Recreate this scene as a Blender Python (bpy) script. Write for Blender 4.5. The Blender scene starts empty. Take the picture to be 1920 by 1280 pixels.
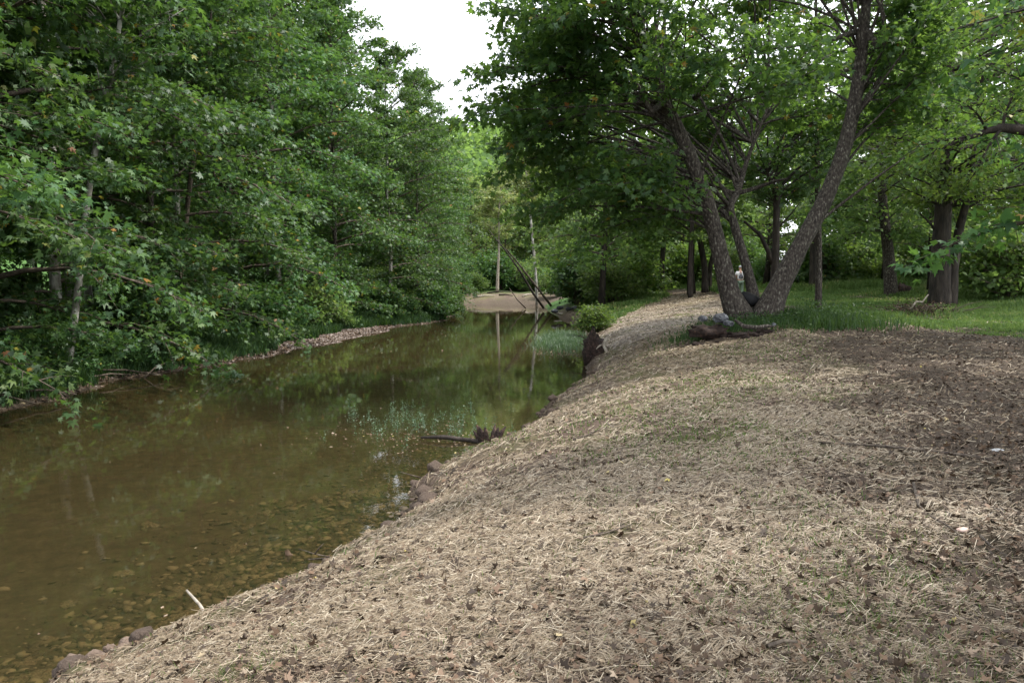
import bpy, bmesh, math, random
import numpy as np
from mathutils import Vector, Matrix

sc = bpy.context.scene
# ------------------------------------------------------------------ camera
H_EYE = 3.0
PITCH = math.radians(4.67)
FPX = 1920 * 18 / 23.5
cam_d = bpy.data.cameras.new("camera"); cam = bpy.data.objects.new("camera", cam_d)
sc.collection.objects.link(cam)
cam_d.sensor_width = 23.5; cam_d.lens = 18; cam_d.clip_start = 0.05; cam_d.clip_end = 2000
cam.location = (0, 0, H_EYE); cam.rotation_euler = (math.pi / 2 - PITCH, 0, 0)
sc.camera = cam
# ------------------------------------------------------------------ light
SUN_EL, SUN_AZ = 58, 84          # azimuth clockwise from +Y (the way the camera looks)
w = bpy.data.worlds.new("World"); sc.world = w; w.use_nodes = True
nt = w.node_tree; nt.nodes.clear()
sky = nt.nodes.new("ShaderNodeTexSky"); sky.sky_type = 'NISHITA'; sky.sun_disc = False
sky.sun_elevation = math.radians(SUN_EL); sky.sun_rotation = math.radians(SUN_AZ)
sky.dust_density = 4; sky.air_density = 1.0; sky.ozone_density = 1.0
bg = nt.nodes.new("ShaderNodeBackground"); bg.inputs[1].default_value = 0.15
mixc = nt.nodes.new("ShaderNodeMix"); mixc.data_type = 'RGBA'
tc = nt.nodes.new("ShaderNodeTexCoord"); nz = nt.nodes.new("ShaderNodeTexNoise")
nz.inputs["Scale"].default_value = 1.6; nz.inputs["Detail"].default_value = 5
rp = nt.nodes.new("ShaderNodeMapRange")
rp.inputs[1].default_value = 0.3; rp.inputs[2].default_value = 0.6; rp.inputs[3].default_value = 0.72; rp.inputs[4].default_value = 0.97
nt.links.new(tc.outputs["Generated"], nz.inputs["Vector"]); nt.links.new(nz.outputs[0], rp.inputs[0])
nt.links.new(rp.outputs[0], mixc.inputs[0]); nt.links.new(sky.outputs[0], mixc.inputs[6])
mixc.inputs[7].default_value = (7.4, 7.6, 8.0, 1)     # thin bright summer cloud
nt.links.new(mixc.outputs[2], bg.inputs[0])
out = nt.nodes.new("ShaderNodeOutputWorld"); nt.links.new(bg.outputs[0], out.inputs[0])
sd = bpy.data.lights.new("sun", 'SUN'); sd.energy = 2.2; sd.angle = math.radians(1.5); sd.color = (1, .95, .88)
so = bpy.data.objects.new("sun", sd); sc.collection.objects.link(so)
el, az = math.radians(SUN_EL), math.radians(SUN_AZ)
sdir = Vector((math.sin(az) * math.cos(el), math.cos(az) * math.cos(el), math.sin(el)))
so.rotation_euler = sdir.to_track_quat('Z', 'Y').to_euler()
so.location = (20, 20, 60)
sc.view_settings.view_transform = 'Standard'; sc.view_settings.look = 'None'
sc.view_settings.exposure = 1.4; sc.view_settings.gamma = 1
sc.render.engine = 'CYCLES'
cy = sc.cycles
cy.max_bounces = 8; cy.diffuse_bounces = 4; cy.glossy_bounces = 2; cy.transmission_bounces = 6; cy.transparent_max_bounces = 8
cy.caustics_reflective = False; cy.caustics_refractive = False; cy.use_denoising = True; cy.denoiser = 'OPENIMAGEDENOISE'
cy.sample_clamp_indirect = 4

# ------------------------------------------------------------------ helpers
TH = PITCH
def P(u, v, D):
    "photo pixel at forward distance D -> world point"
    b = (640 - v) / FPX
    Y = math.cos(TH) + b * math.sin(TH); Z = b * math.cos(TH) - math.sin(TH)
    s = D / Y
    return np.array([(u - 960) / FPX * s, D, H_EYE + Z * s])
def G(u, v, z=0.0):
    b = (640 - v) / FPX
    Y = math.cos(TH) + b * math.sin(TH); Z = b * math.cos(TH) - math.sin(TH)
    s = (z - H_EYE) / Z
    return np.array([(u - 960) / FPX * s, Y * s, z])
def tag(o, label=None, cat=None, group=None, kind=None):
    if label: o["label"] = label
    if cat: o["category"] = cat
    if group: o["group"] = group
    if kind: o["kind"] = kind
    return o
def empty(name, loc, rz=0.0, **k):
    o = bpy.data.objects.new(name, None); o.empty_display_size = .2
    sc.collection.objects.link(o); o.location = loc; o.rotation_euler = (0, 0, rz)
    return tag(o, **k)
class MB:
    def __init__(s): s.V = []; s.F = []; s.A = []; s.n = 0
    def add(s, V, faces, a=0.5):
        V = np.asarray(V, dtype=np.float64).reshape(-1, 3)
        for f in faces:
            f = np.asarray(f, dtype=np.int64)
            if len(f): s.F.append(f + s.n)
        s.V.append(V); s.A.append(np.broadcast_to(np.asarray(a, dtype=np.float64), (len(V),)))
        s.n += len(V)
    def mesh(s, name, smooth=False):
        me = bpy.data.meshes.new(name)
        V = np.concatenate(s.V); A = np.concatenate(s.A)
        me.vertices.add(len(V)); me.vertices.foreach_set("co", V.astype(np.float32).ravel())
        tot = np.concatenate([np.full(len(f), f.shape[1]) for f in s.F]); idx = np.concatenate([f.ravel() for f in s.F])
        st = np.concatenate([[0], np.cumsum(tot)[:-1]])
        me.loops.add(len(idx)); me.loops.foreach_set("vertex_index", idx.astype(np.int32))
        me.polygons.add(len(tot)); me.polygons.foreach_set("loop_start", st.astype(np.int32))
        if smooth: me.polygons.foreach_set("use_smooth", np.ones(len(tot), dtype=bool))
        me.update(calc_edges=True)
        at = me.attributes.new("rnd", 'FLOAT', 'POINT'); at.data.foreach_set("value", A.astype(np.float32))
        return me
    def build(s, name, mat, parent=None, smooth=False, **k):
        me = s.mesh(name, smooth); me.materials.append(mat)
        o = bpy.data.objects.new(name, me); sc.collection.objects.link(o)
        if parent: o.parent = parent
        return tag(o, **k)
def copy_tree(o, parent=None):
    c = o.copy(); sc.collection.objects.link(c); c.parent = parent
    for ch in list(o.children): copy_tree(ch, c)
    return c
# value noise
_rs = np.random.RandomState(5); _tab = _rs.rand(256, 256)
def vn(x, y):
    xi = np.floor(x).astype(int); yi = np.floor(y).astype(int); fx = x - xi; fy = y - yi
    fx = fx * fx * (3 - 2 * fx); fy = fy * fy * (3 - 2 * fy)
    a = _tab[xi & 255, yi & 255]; b = _tab[(xi + 1) & 255, yi & 255]; c = _tab[xi & 255, (yi + 1) & 255]; d = _tab[(xi + 1) & 255, (yi + 1) & 255]
    return (a * (1 - fx) + b * fx) * (1 - fy) + (c * (1 - fx) + d * fx) * fy
def fbm(x, y, sc_=1.0, o=4):
    r = 0; a = .5; t = 0
    for i in range(o):
        r = r + a * vn(x * sc_ + 17.3 * i, y * sc_ + 9.1 * i); t += a; a *= .55; sc_ *= 2.07
    return r / t - .5
def ss(a, b, x):
    t = np.clip((x - a) / (b - a), 0, 1); return t * t * (3 - 2 * t)

# ------------------------------------------------------------------ materials
def mat(name): 
    m = bpy.data.materials.new(name); m.use_nodes = True
    n = m.node_tree.nodes; return m, n, m.node_tree.links, n["Principled BSDF"]
def ramp(n, stops):
    r = n.new("ShaderNodeValToRGB"); e = r.color_ramp.elements
    e[0].position, e[0].color = stops[0][0], (*stops[0][1], 1); e[1].position, e[1].color = stops[-1][0], (*stops[-1][1], 1)
    for p, c in stops[1:-1]:
        x = e.new(p); x.color = (*c, 1)
    return r
def leafmat(name, stops, trans=0.4, rough=.42, tcol=(.16, .30, .03), spec=.45):
    m, n, l, b = mat(name)
    a = n.new("ShaderNodeAttribute"); a.attribute_name = "rnd"
    oi = n.new("ShaderNodeObjectInfo")
    r = ramp(n, stops); l.new(a.outputs["Fac"], r.inputs[0])
    hs = n.new("ShaderNodeHueSaturation")
    mr = n.new("ShaderNodeMapRange"); mr.inputs[3].default_value = .8; mr.inputs[4].default_value = 1.22
    l.new(oi.outputs["Random"], mr.inputs[0]); l.new(mr.outputs[0], hs.inputs["Value"])
    mh = n.new("ShaderNodeMapRange"); mh.inputs[3].default_value = .485; mh.inputs[4].default_value = .512
    l.new(oi.outputs["Random"], mh.inputs[0]); l.new(mh.outputs[0], hs.inputs["Hue"])
    l.new(r.outputs[0], hs.inputs["Color"]); l.new(hs.outputs[0], b.inputs["Base Color"])
    b.inputs["Roughness"].default_value = rough; b.inputs["Specular IOR Level"].default_value = spec
    t = n.new("ShaderNodeBsdfTranslucent")
    mx = n.new("ShaderNodeMix"); mx.data_type = 'RGBA'; mx.blend_type = 'MULTIPLY'; mx.inputs[0].default_value = 1
    g = n.new("ShaderNodeMix"); g.data_type = 'RGBA'; g.inputs[0].default_value = .5
    l.new(hs.outputs[0], g.inputs[6]); g.inputs[7].default_value = (*tcol, 1)
    l.new(g.outputs[2], t.inputs["Color"])
    ms = n.new("ShaderNodeMixShader"); ms.inputs[0].default_value = trans
    l.new(b.outputs[0], ms.inputs[1]); l.new(t.outputs[0], ms.inputs[2])
    l.new(ms.outputs[0], n["Material Output"].inputs[0])
    return m
SYC = [(0, (.024, .068, .026)), (.45, (.045, .108, .034)), (.8, (.078, .155, .042)), (.965, (.11, .19, .045)), (.98, (.30, .24, .03)), (1, (.28, .12, .03))]
M_SYC = leafmat("sycamore_leaf", SYC, trans=.40, rough=.5)
M_SYCMAIN = leafmat("sycamore_leaf_shade", [(0, (.018, .056, .024)), (.5, (.05, .115, .038)), (.9, (.09, .17, .046)), (.97, (.09, .17, .036)), (.985, (.30, .20, .03)), (1, (.28, .10, .03))], trans=.56, rough=.45, tcol=(.24, .40, .04))
M_FAR = leafmat("woodland_leaf", [(0, (.038, .09, .028)), (.5, (.08, .15, .04)), (.9, (.13, .215, .055)), (1, (.25, .27, .07))], trans=.55, rough=.5, tcol=(.28, .42, .08))
M_GOLD = leafmat("pale_leaf", [(0, (.10, .15, .04)), (.5, (.17, .215, .065)), (.9, (.27, .28, .10)), (1, (.36, .33, .14))], trans=.45, rough=.5, tcol=(.34, .4, .10))
M_LOC = leafmat("locust_leaf", [(0, (.04, .10, .02)), (.6, (.075, .15, .03)), (1, (.16, .2, .04))], trans=.5, rough=.5, tcol=(.25, .38, .05))
M_GRASS = leafmat("grass_blade", [(0, (.045, .092, .025)), (.5, (.085, .15, .04)), (.9, (.14, .205, .06)), (1, (.3, .27, .12))], trans=.4, rough=.5, tcol=(.24, .34, .07), spec=.3)
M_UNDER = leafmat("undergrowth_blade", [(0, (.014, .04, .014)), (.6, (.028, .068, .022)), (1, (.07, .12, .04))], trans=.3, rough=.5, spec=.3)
M_WATERWEED = leafmat("water_weed", [(0, (.05, .10, .055)), (.6, (.10, .17, .10)), (1, (.22, .28, .2))], trans=.3, rough=.4)
def simple(name, stops, scale=8, rough=.85, bump=.3, bscale=30, spec=.3, detail=6, dist=.02, rnd=False, stretch=None):
    m, n, l, b = mat(name)
    tc = n.new("ShaderNodeTexCoord"); mp = n.new("ShaderNodeMapping")
    if stretch: mp.inputs["Scale"].default_value = stretch
    l.new(tc.outputs["Object"], mp.inputs[0])
    no = n.new("ShaderNodeTexNoise"); no.inputs["Scale"].default_value = scale; no.inputs["Detail"].default_value = detail
    l.new(mp.outputs[0], no.inputs["Vector"])
    r = ramp(n, stops)
    if rnd:
        a = n.new("ShaderNodeAttribute"); a.attribute_name = "rnd"; l.new(a.outputs["Fac"], r.inputs[0])
    else: l.new(no.outputs[0], r.inputs[0])
    l.new(r.outputs[0], b.inputs["Base Color"])
    b.inputs["Roughness"].default_value = rough; b.inputs["Specular IOR Level"].default_value = spec
    if bump:
        n2 = n.new("ShaderNodeTexNoise"); n2.inputs["Scale"].default_value = bscale; n2.inputs["Detail"].default_value = 5
        l.new(mp.outputs[0], n2.inputs["Vector"])
        bp = n.new("ShaderNodeBump"); bp.inputs["Strength"].default_value = bump; bp.inputs["Distance"].default_value = dist
        l.new(n2.outputs[0], bp.inputs["Height"]); l.new(bp.outputs[0], b.inputs["Normal"])
    return m
M_BARK = simple("grey_bark", [(.3, (.015, .012, .010)), (.48, (.045, .036, .03)), (.6, (.085, .073, .06)), (.7, (.20, .19, .16))], scale=20, bump=1, bscale=26, dist=.04, stretch=(1, 1, .45))
M_BARKD = simple("dark_bark", [(.3, (.012, .010, .009)), (.6, (.045, .035, .028)), (.75, (.09, .075, .06))], scale=7, bump=1, bscale=18, dist=.05, stretch=(1, 1, .25))
M_PALE = simple("pale_bark", [(.35, (.10, .09, .075)), (.5, (.22, .21, .18)), (.62, (.45, .44, .40))], scale=4, bump=.3, bscale=20, stretch=(1, 1, .4))
M_WHITE = simple("weathered_wood", [(.3, (.16, .13, .10)), (.6, (.38, .34, .28)), (.75, (.5, .46, .4))], scale=10, bump=.4, bscale=30)
M_STICK = simple("stick_bark", [(.3, (.03, .022, .018)), (.6, (.10, .08, .06)), (.75, (.2, .16, .12))], scale=20, bump=.5, bscale=60)
M_STRAW = simple("straw", [(0, (.048, .033, .022)), (.35, (.12, .084, .048)), (.7, (.195, .15, .095)), (1, (.35, .30, .22))], rough=.5, bump=0, rnd=True, spec=.4)
M_DEAD = simple("dead_leaf", [(0, (.022, .015, .010)), (.45, (.062, .041, .026)), (.75, (.12, .075, .045)), (.9, (.19, .13, .09)), (.97, (.28, .22, .16)), (1, (.34, .28, .08))], rough=.7, bump=0, rnd=True)
M_SOIL = simple("clay_soil", [(.3, (.07, .048, .036)), (.5, (.13, .093, .07)), (.7, (.21, .16, .125))], scale=12, bump=1, bscale=30, dist=.03)
M_DSOIL = simple("dark_root_soil", [(.3, (.012, .008, .007)), (.55, (.04, .025, .02)), (.75, (.12, .07, .05))], scale=12, bump=1, bscale=30, dist=.04)
M_ROCK = simple("blue_grey_rock", [(.3, (.03, .03, .034)), (.55, (.075, .08, .09)), (.72, (.24, .25, .26))], scale=5, bump=.8, bscale=14, dist=.03)
M_BEDROCK = simple("silty_stone", [(.3, (.05, .038, .025)), (.5, (.13, .098, .06)), (.7, (.26, .20, .13))], scale=6, bump=.4, bscale=20)
M_GRAVEL = simple("gravel_pebble", [(0, (.07, .05, .042)), (.6, (.18, .14, .12)), (1, (.34, .30, .27))], rnd=True, bump=0)
def plain(name, c, rough=.7):
    m, n, l, b = mat(name); b.inputs["Base Color"].default_value = (*c, 1); b.inputs["Roughness"].default_value = rough
    no = n.new("ShaderNodeTexNoise"); no.inputs["Scale"].default_value = 60
    bp = n.new("ShaderNodeBump"); bp.inputs["Strength"].default_value = .2; bp.inputs["Distance"].default_value = .005
    l.new(no.outputs[0], bp.inputs["Height"]); l.new(bp.outputs[0], b.inputs["Normal"]); return m

# ground: colour attribute zone (r straw, g grass, b litter plus painted sandbank shade, a unused)
def ground_mat():
    m, n, l, b = mat("ground")
    geo = n.new("ShaderNodeNewGeometry")
    za = n.new("ShaderNodeAttribute"); za.attribute_name = "zone"; sp = n.new("ShaderNodeSeparateColor"); l.new(za.outputs["Color"], sp.inputs[0])
    def noise(s, d=6, rough=.6, off=0):
        x = n.new("ShaderNodeTexNoise"); x.inputs["Scale"].default_value = s; x.inputs["Detail"].default_value = d; x.inputs["Roughness"].default_value = rough
        mp = n.new("ShaderNodeMapping"); mp.inputs["Location"].default_value = (off, off * .7, 0)
        l.new(geo.outputs["Position"], mp.inputs[0]); l.new(mp.outputs[0], x.inputs["Vector"]); return x
    def mix(f, a, c):
        x = n.new("ShaderNodeMix"); x.data_type = 'RGBA'
        (l.new(f, x.inputs[0]) if not isinstance(f, float) else setattr(x.inputs[0], 'default_value', f))
        l.new(a, x.inputs[6]); l.new(c, x.inputs[7]); return x.outputs[2]
    def thr(x, a, c, lo=0., hi=1.):
        r = n.new("ShaderNodeMapRange"); r.inputs[1].default_value = a; r.inputs[2].default_value = c; r.inputs[3].default_value = lo; r.inputs[4].default_value = hi
        l.new(x, r.inputs[0]); return r.outputs[0]
    nf = noise(34, 8, .7); nm = noise(5, 6, .65, 3); nl = noise(.9, 5, .6, 9); nff = noise(110, 4, .7, 4)
    soil = ramp(n, [(.3, (.05, .032, .024)), (.5, (.10, .068, .052)), (.7, (.17, .125, .10))]); l.new(nf.outputs[0], soil.inputs[0])
    straw = ramp(n, [(.28, (.045, .031, .024)), (.42, (.10, .073, .053)), (.55, (.165, .13, .098)), (.72, (.25, .21, .17))]); l.new(nff.outputs[0], straw.inputs[0])
    stf = n.new("ShaderNodeMath"); stf.operation = 'MULTIPLY_ADD'; l.new(nm.outputs[0], stf.inputs[0]); stf.inputs[1].default_value = 1.3; l.new(nf.outputs[0], stf.inputs[2])
    base = mix(thr(stf.outputs[0], .85, 1.15, .25, 1.), soil.outputs[0], straw.outputs[0])
    bt = n.new('ShaderNodeAttribute'); bt.attribute_name = 'bare'; base = mix(bt.outputs['Fac'], base, soil.outputs[0])
    # faint new green in the straw
    gcol = ramp(n, [(.35, (.07, .082, .026)), (.6, (.14, .145, .05))]); l.new(nff.outputs[0], gcol.inputs[0])
    base = mix(thr(nl.outputs[0], .44, .62, 0., .62), base, gcol.outputs[0])
    mud = ramp(n, [(.3, (.055, .043, .026)), (.55, (.11, .085, .05)), (.75, (.19, .155, .10))]); l.new(nm.outputs[0], mud.inputs[0])
    c = mix(sp.outputs[0], mud.outputs[0], base)
    litter_and_shade = ramp(n, [(.32, (.024, .018, .013)), (.5, (.07, .052, .038)), (.62, (.14, .108, .08)), (.75, (.23, .185, .14))]); l.new(nf.outputs[0], litter_and_shade.inputs[0])
    c = mix(sp.outputs[2], c, litter_and_shade.outputs[0])
    gr = ramp(n, [(.3, (.025, .055, .012)), (.55, (.05, .115, .02)), (.75, (.09, .17, .035))]); l.new(nf.outputs[0], gr.inputs[0])
    c = mix(sp.outputs[1], c, gr.outputs[0])
    l.new(c, b.inputs["Base Color"]); b.inputs["Roughness"].default_value = .92; b.inputs["Specular IOR Level"].default_value = .2
    ad = n.new("ShaderNodeMath"); ad.operation = 'ADD'; l.new(nf.outputs[0], ad.inputs[0]); l.new(nff.outputs[0], ad.inputs[1])
    bp = n.new("ShaderNodeBump"); bp.inputs["Strength"].default_value = .9; bp.inputs["Distance"].default_value = .03
    l.new(ad.outputs[0], bp.inputs["Height"]); l.new(bp.outputs[0], b.inputs["Normal"])
    return m
M_GROUND = ground_mat()
def water_mat():
    m, n, l, b = mat("stream_water")
    geo = n.new("ShaderNodeNewGeometry")
    mp = n.new("ShaderNodeMapping"); mp.inputs["Scale"].default_value = (1, .55, 1); l.new(geo.outputs["Position"], mp.inputs[0])
    n1 = n.new("ShaderNodeTexNoise"); n1.inputs["Scale"].default_value = 5; n1.inputs["Detail"].default_value = 3
    n2 = n.new("ShaderNodeTexNoise"); n2.inputs["Scale"].default_value = .5; n2.inputs["Detail"].default_value = 2
    l.new(mp.outputs[0], n1.inputs["Vector"]); l.new(mp.outputs[0], n2.inputs["Vector"])
    mu = n.new("ShaderNodeMath"); mu.operation = 'MULTIPLY'; l.new(n1.outputs[0], mu.inputs[0]); l.new(n2.outputs[0], mu.inputs[1])
    bp = n.new("ShaderNodeBump"); bp.inputs["Strength"].default_value = .22; bp.inputs["Distance"].default_value = .012; l.new(mu.outputs[0], bp.inputs["Height"])
    gl = n.new("ShaderNodeBsdfGlossy"); gl.inputs["Roughness"].default_value = .025; gl.inputs["Color"].default_value = (1, 1, 1, 1)
    tr = n.new("ShaderNodeBsdfTransparent"); tr.inputs["Color"].default_value = (.62, .56, .43, 1)
    fr = n.new("ShaderNodeFresnel"); fr.inputs[0].default_value = 1.333
    l.new(bp.outputs[0], gl.inputs["Normal"]); l.new(bp.outputs[0], fr.inputs["Normal"])
    df = n.new("ShaderNodeBsdfDiffuse"); df.inputs["Color"].default_value = (.095, .09, .042, 1)
    m0 = n.new("ShaderNodeMixShader"); m0.inputs[0].default_value = .13; l.new(tr.outputs[0], m0.inputs[1]); l.new(df.outputs[0], m0.inputs[2])
    ms = n.new("ShaderNodeMixShader"); l.new(fr.outputs[0], ms.inputs[0]); l.new(m0.outputs[0], ms.inputs[1]); l.new(gl.outputs[0], ms.inputs[2])
    l.new(ms.outputs[0], n["Material Output"].inputs[0]); return m
M_WATER = water_mat()

# ------------------------------------------------------------------ terrain
RY = [-20, 0, 4, 5.6, 6.4, 7.3, 8.3, 9.85, 11.75, 12.8, 18.2, 21.95, 26, 31.5, 44, 63, 76, 95, 300]
RX = [-9, -5.7, -3.95, -3.03, -2.58, -1.95, -1.57, -1.38, -.95, -.1, .95, 2.3, 2.6, 3.1, 4.4, 3.6, 3.2, 3.2, 3]
LY = [-20, 10, 17.5, 24.4, 27.5, 33.9, 46.4, 55.2, 64, 82, 300]
LX = [-13, -11.8, -11.5, -11.0, -9.6, -9.0, -7.2, -4.6, -5.2, -6.4, -6]
def edge_r(y): return np.interp(y, RY, RX) + .16 * np.sin(y * 2.1) * np.clip(y / 12, .3, 1) * .6 + .42 * (vn(y * 1.3 + 3, y * 0) - .5) + .24 * (vn(y * 4.1 + 7, y * 0) - .5)
def edge_l(y): return np.interp(y, LY, LX) + .9 * (vn(y * .5 + 40, y * 0) - .5) + .6 * (vn(y * 1.4 + 11, y * 0) - .5)
def dfar(x, y): return y - (86 - .12 * x) + 5 * (vn(x * .22 + 5, y * 0 + 2) - .5) + 1.6 * (vn(x * .9, y * 0 + 7) - .5)
def height(x, y, fine=True):
    x = np.asarray(x, float); y = np.asarray(y, float)
    d = (x - edge_r(y)) * .88
    top = 1.42 + .06 * np.clip(y - 5, 0, 8) / 8 - .0 * y
    lip = .10 * ss(0, .2, d)
    hr = np.where(d > 0, lip + (top - .10) * (1 - np.exp(-np.clip(d, 0, 40) / 2.1)) , d * .22)
    hr = hr + ss(16, 60, y) * ss(8, 16, x) * .75
    hr = hr + .42 * np.exp(-(((x - 7.3) / 2.9) ** 2 + ((y - 24.6) / 3.0) ** 2)) * ss(0, 1, d)
    dl = np.minimum(edge_l(y) - x, 82 - y)
    bar = np.exp(-((y - 37) / 9.) ** 2)
    hl = np.where(dl > 0, (.9 * (1 - np.exp(-dl / (1.6 + 3 * bar)))) + .5 * ss(3, 14, dl), dl * .25)
    df = dfar(x, y)
    hf = np.where(df > 0, .5 * fbm(x, y, .35, 3) * ss(0, 4, df) + 1.3 * (1 - np.exp(-df / 9.)) + .02 * np.clip(df, 0, 60), df * .2)
    hh = np.maximum(np.maximum(hr, hl), hf)
    hh = np.maximum(hh, -.5 + .12 * fbm(x, y, .5, 3))
    far = np.hypot(x, y)
    hh = hh + np.where(far > 110, ss(125, 270, far) * (6 + 33 * (1 - ss(.0, .2, x / (far + 1)))), 0)
    hh = hh + .10 * fbm(x, y, .55, 3) * ss(-.2, 1.5, hh)
    if fine:
        near = 1 - ss(18, 40, y)
        hh = hh + near * (.13 * fbm(x, y, 1.9, 3) + .06 * fbm(x + 9, y, 9, 3)) * ss(-.4, .12, hh)
    return hh
def hz(x, y): return float(height(np.array([x]), np.array([y]))[0])
def bare(x, y):
    d = x - edge_r(y) - .25 * fbm(x, y, 2., 3)
    return np.maximum((1 - ss(.15, .5, d)) * (d > -.3), .8 * ss(.05, .17, fbm(x + 60, y + 20, 1.6, 4) + .35 * fbm(x, y, .3, 2)))
def zones(x, y, z):
    d = x - edge_r(y)
    onr = ss(-.05, .12, d) * (1 - ss(60, 70, y))
    jit = 1.6 * fbm(x, y, .8, 4)
    lb = np.interp(y, [-10, 3.5, 5.3, 10.2, 25, 30, 40], [.7, 1.7, 2.6, 4.3, 8.7, 9.9, 12])
    litter_and_shade = onr * ss(-.9, 1.3, x - lb + jit * 1.3)
    gb = np.interp(y, [-10, 10, 14, 18.7, 25, 37, 44], [7, 9.6, 11.0, 12.5, 12.3, 12.8, 13.5])
    gr = ss(-.15, .35, x - gb + jit * .5) * ss(3, 8, y)
    gr = gr * (1 - .85 * ss(.05, .17, fbm(x + 70, y, .45, 3)))
    gr = np.maximum(gr, ss(0, 2, y - (35 + (x - 3.2) * 2.5) + jit * 1.5) * ss(.6, 1.5, d + jit * .5) * (1 - ss(11, 12, x + jit)) * (y < 90))
    gr = np.maximum(gr, ss(44, 47, y) * (1 - ss(1.2, 2.2, np.abs(x - 13.3 - .1 * (y - 50)) + jit * .6)) * 0 + ss(62, 70, y) * (x > 2))
    moundg = np.exp(-(((x - 8.9) / 1.5) ** 2 + ((y - 24.3) / 1.4) ** 2)); gr = np.maximum(gr, ss(.35, .6, moundg + jit * .15))
    litter_and_shade = np.maximum(litter_and_shade, (d > -.2) * (y < 60) * .9 * (1 - ss(.06, .3, d + .25 * fbm(x, y, 3, 3))))
    left = (x < edge_l(y) + .2) & (y < 84)
    straw = np.where(onr > 0, onr, 0)
    straw = np.where(left & (z > 0), .85, straw)
    litl = np.where(left & (z > -.1), 1 - .25 * np.exp(-((y - 39) / 9.) ** 4), 0.)
    bo = .9 * np.exp(-((y - 39) / 8.) ** 4)
    grl = np.where(left, ss(.1 + bo, .9 + 1.5 * bo, edge_l(y) - x + jit * (.3 + bo)), 0)
    farb = y > 80
    gr = np.where(farb, ss(95, 99, y + 3 * jit), gr); litter_and_shade = np.where(farb, np.maximum(.9 * (1 - ss(1.5 + .5 * np.clip(x + 3, 0, 9), 4.5 + .9 * np.clip(x + 3, 0, 9), dfar(x, y) + 3 * fbm(x, y, .5, 3))), .35 * ss(.05, .2, fbm(x, y, .4, 3))), litter_and_shade); straw = np.where(farb & (z > .0), 1, straw)  # far sandbank: wet foot plus shade of its lower right slope painted dark
    mnd = np.exp(-(((x - 6.0) / 1.5) ** 2 + ((y - 21.8) / .9) ** 2))
    litter_and_shade = np.maximum(litter_and_shade, ss(.3, .6, mnd))
    return straw, np.maximum(gr * (z > .02), grl * .9), np.maximum(litter_and_shade, litl)
ys = [-60, -40, -25, -14, -8, -5, -3, -1.5, -.5, .4, 1.1, 1.7, 2.2]
y = 2.5
while y < 300: ys.append(y); y *= 1.0115 if y < 60 else 1.03
ys = np.array(ys)
xf = np.arange(-7.5, 8.0, .055); xa = [8.0]
while xa[-1] < 260: xa.append(xa[-1] + max(.09, (xa[-1] - 7) * .05))
xb = [-7.55]
while xb[-1] > -260: xb.append(xb[-1] - max(.12, (-xb[-1] - 6) * .04))
xs = np.array(xb[::-1] + list(xf) + xa[0:])
xs = np.unique(xs)
X, Yg = np.meshgrid(xs, ys)
Z = height(X, Yg)
nx, ny = len(xs), len(ys)
i = (np.arange(ny - 1)[:, None] * nx + np.arange(nx - 1)[None, :]).ravel()
mb = MB(); mb.add(np.stack([X.ravel(), Yg.ravel(), Z.ravel()], 1), [np.stack([i, i + 1, i + 1 + nx, i + nx], 1)])
ground = mb.build("ground", M_GROUND, smooth=True, kind="structure", label="earth banks and stream bed", cat="ground")
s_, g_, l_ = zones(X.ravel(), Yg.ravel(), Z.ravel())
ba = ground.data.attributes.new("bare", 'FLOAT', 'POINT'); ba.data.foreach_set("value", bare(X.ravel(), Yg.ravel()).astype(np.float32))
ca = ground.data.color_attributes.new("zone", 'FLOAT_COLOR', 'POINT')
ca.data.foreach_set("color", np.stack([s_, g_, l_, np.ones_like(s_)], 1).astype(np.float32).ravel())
mb = MB(); mb.add([(-70, -40, 0), (40, -40, 0), (40, 100, 0), (-70, 100, 0)], [[(0, 1, 2, 3)]])
mb.build("water", M_WATER, kind="structure", label="still brown stream water", cat="water")

# ------------------------------------------------------------------ tubes and leaves
def tube(mb, pts, rad, sides=6, a=.5, cap=True, wob=0.0, rng=None):
    pts = np.asarray(pts, float); n = len(pts); rad = np.broadcast_to(np.asarray(rad, float), (n,))
    t = np.gradient(pts, axis=0); t /= np.linalg.norm(t, axis=1)[:, None] + 1e-9
    up = np.where(np.abs(t[:, 2:3]) > .9, np.array([[1., 0, 0]]), np.array([[0, 0, 1.]]))
    if np.abs(t[:, 2]).mean() > .6: up = np.tile([[0., 1, 0]], (n, 1))
    else: up = np.tile([[0., 0, 1]], (n, 1))
    s = np.cross(t, up); s /= np.linalg.norm(s, axis=1)[:, None] + 1e-9
    b = np.cross(s, t)
    an = np.arange(sides) * 2 * math.pi / sides
    R = rad[:, None] * np.ones(sides)
    if wob and rng is not None: R = R * (1 + wob * (rng.rand(n, sides) - .5))
    V = pts[:, None, :] + R[..., None] * (np.cos(an)[None, :, None] * s[:, None, :] + np.sin(an)[None, :, None] * b[:, None, :])
    V = V.reshape(-1, 3)
    i = np.arange(n - 1)[:, None] * sides; j = np.arange(sides)[None, :]; k = (j + 1) % sides
    F = np.stack([i + j, i + k, i + k + sides, i + j + sides], -1).reshape(-1, 4)
    fs = [F]
    if cap: fs.append(np.array([[(n - 1) * sides + q for q in range(sides)]])); fs.append(np.array([[sides - 1 - q for q in range(sides)]]))
    mb.add(V, fs, a)
def bez(p0, p1, p2, n):
    t = np.linspace(0, 1, n)[:, None]; return (1 - t) ** 2 * p0 + 2 * t * (1 - t) * p1 + t * t * p2
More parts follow.
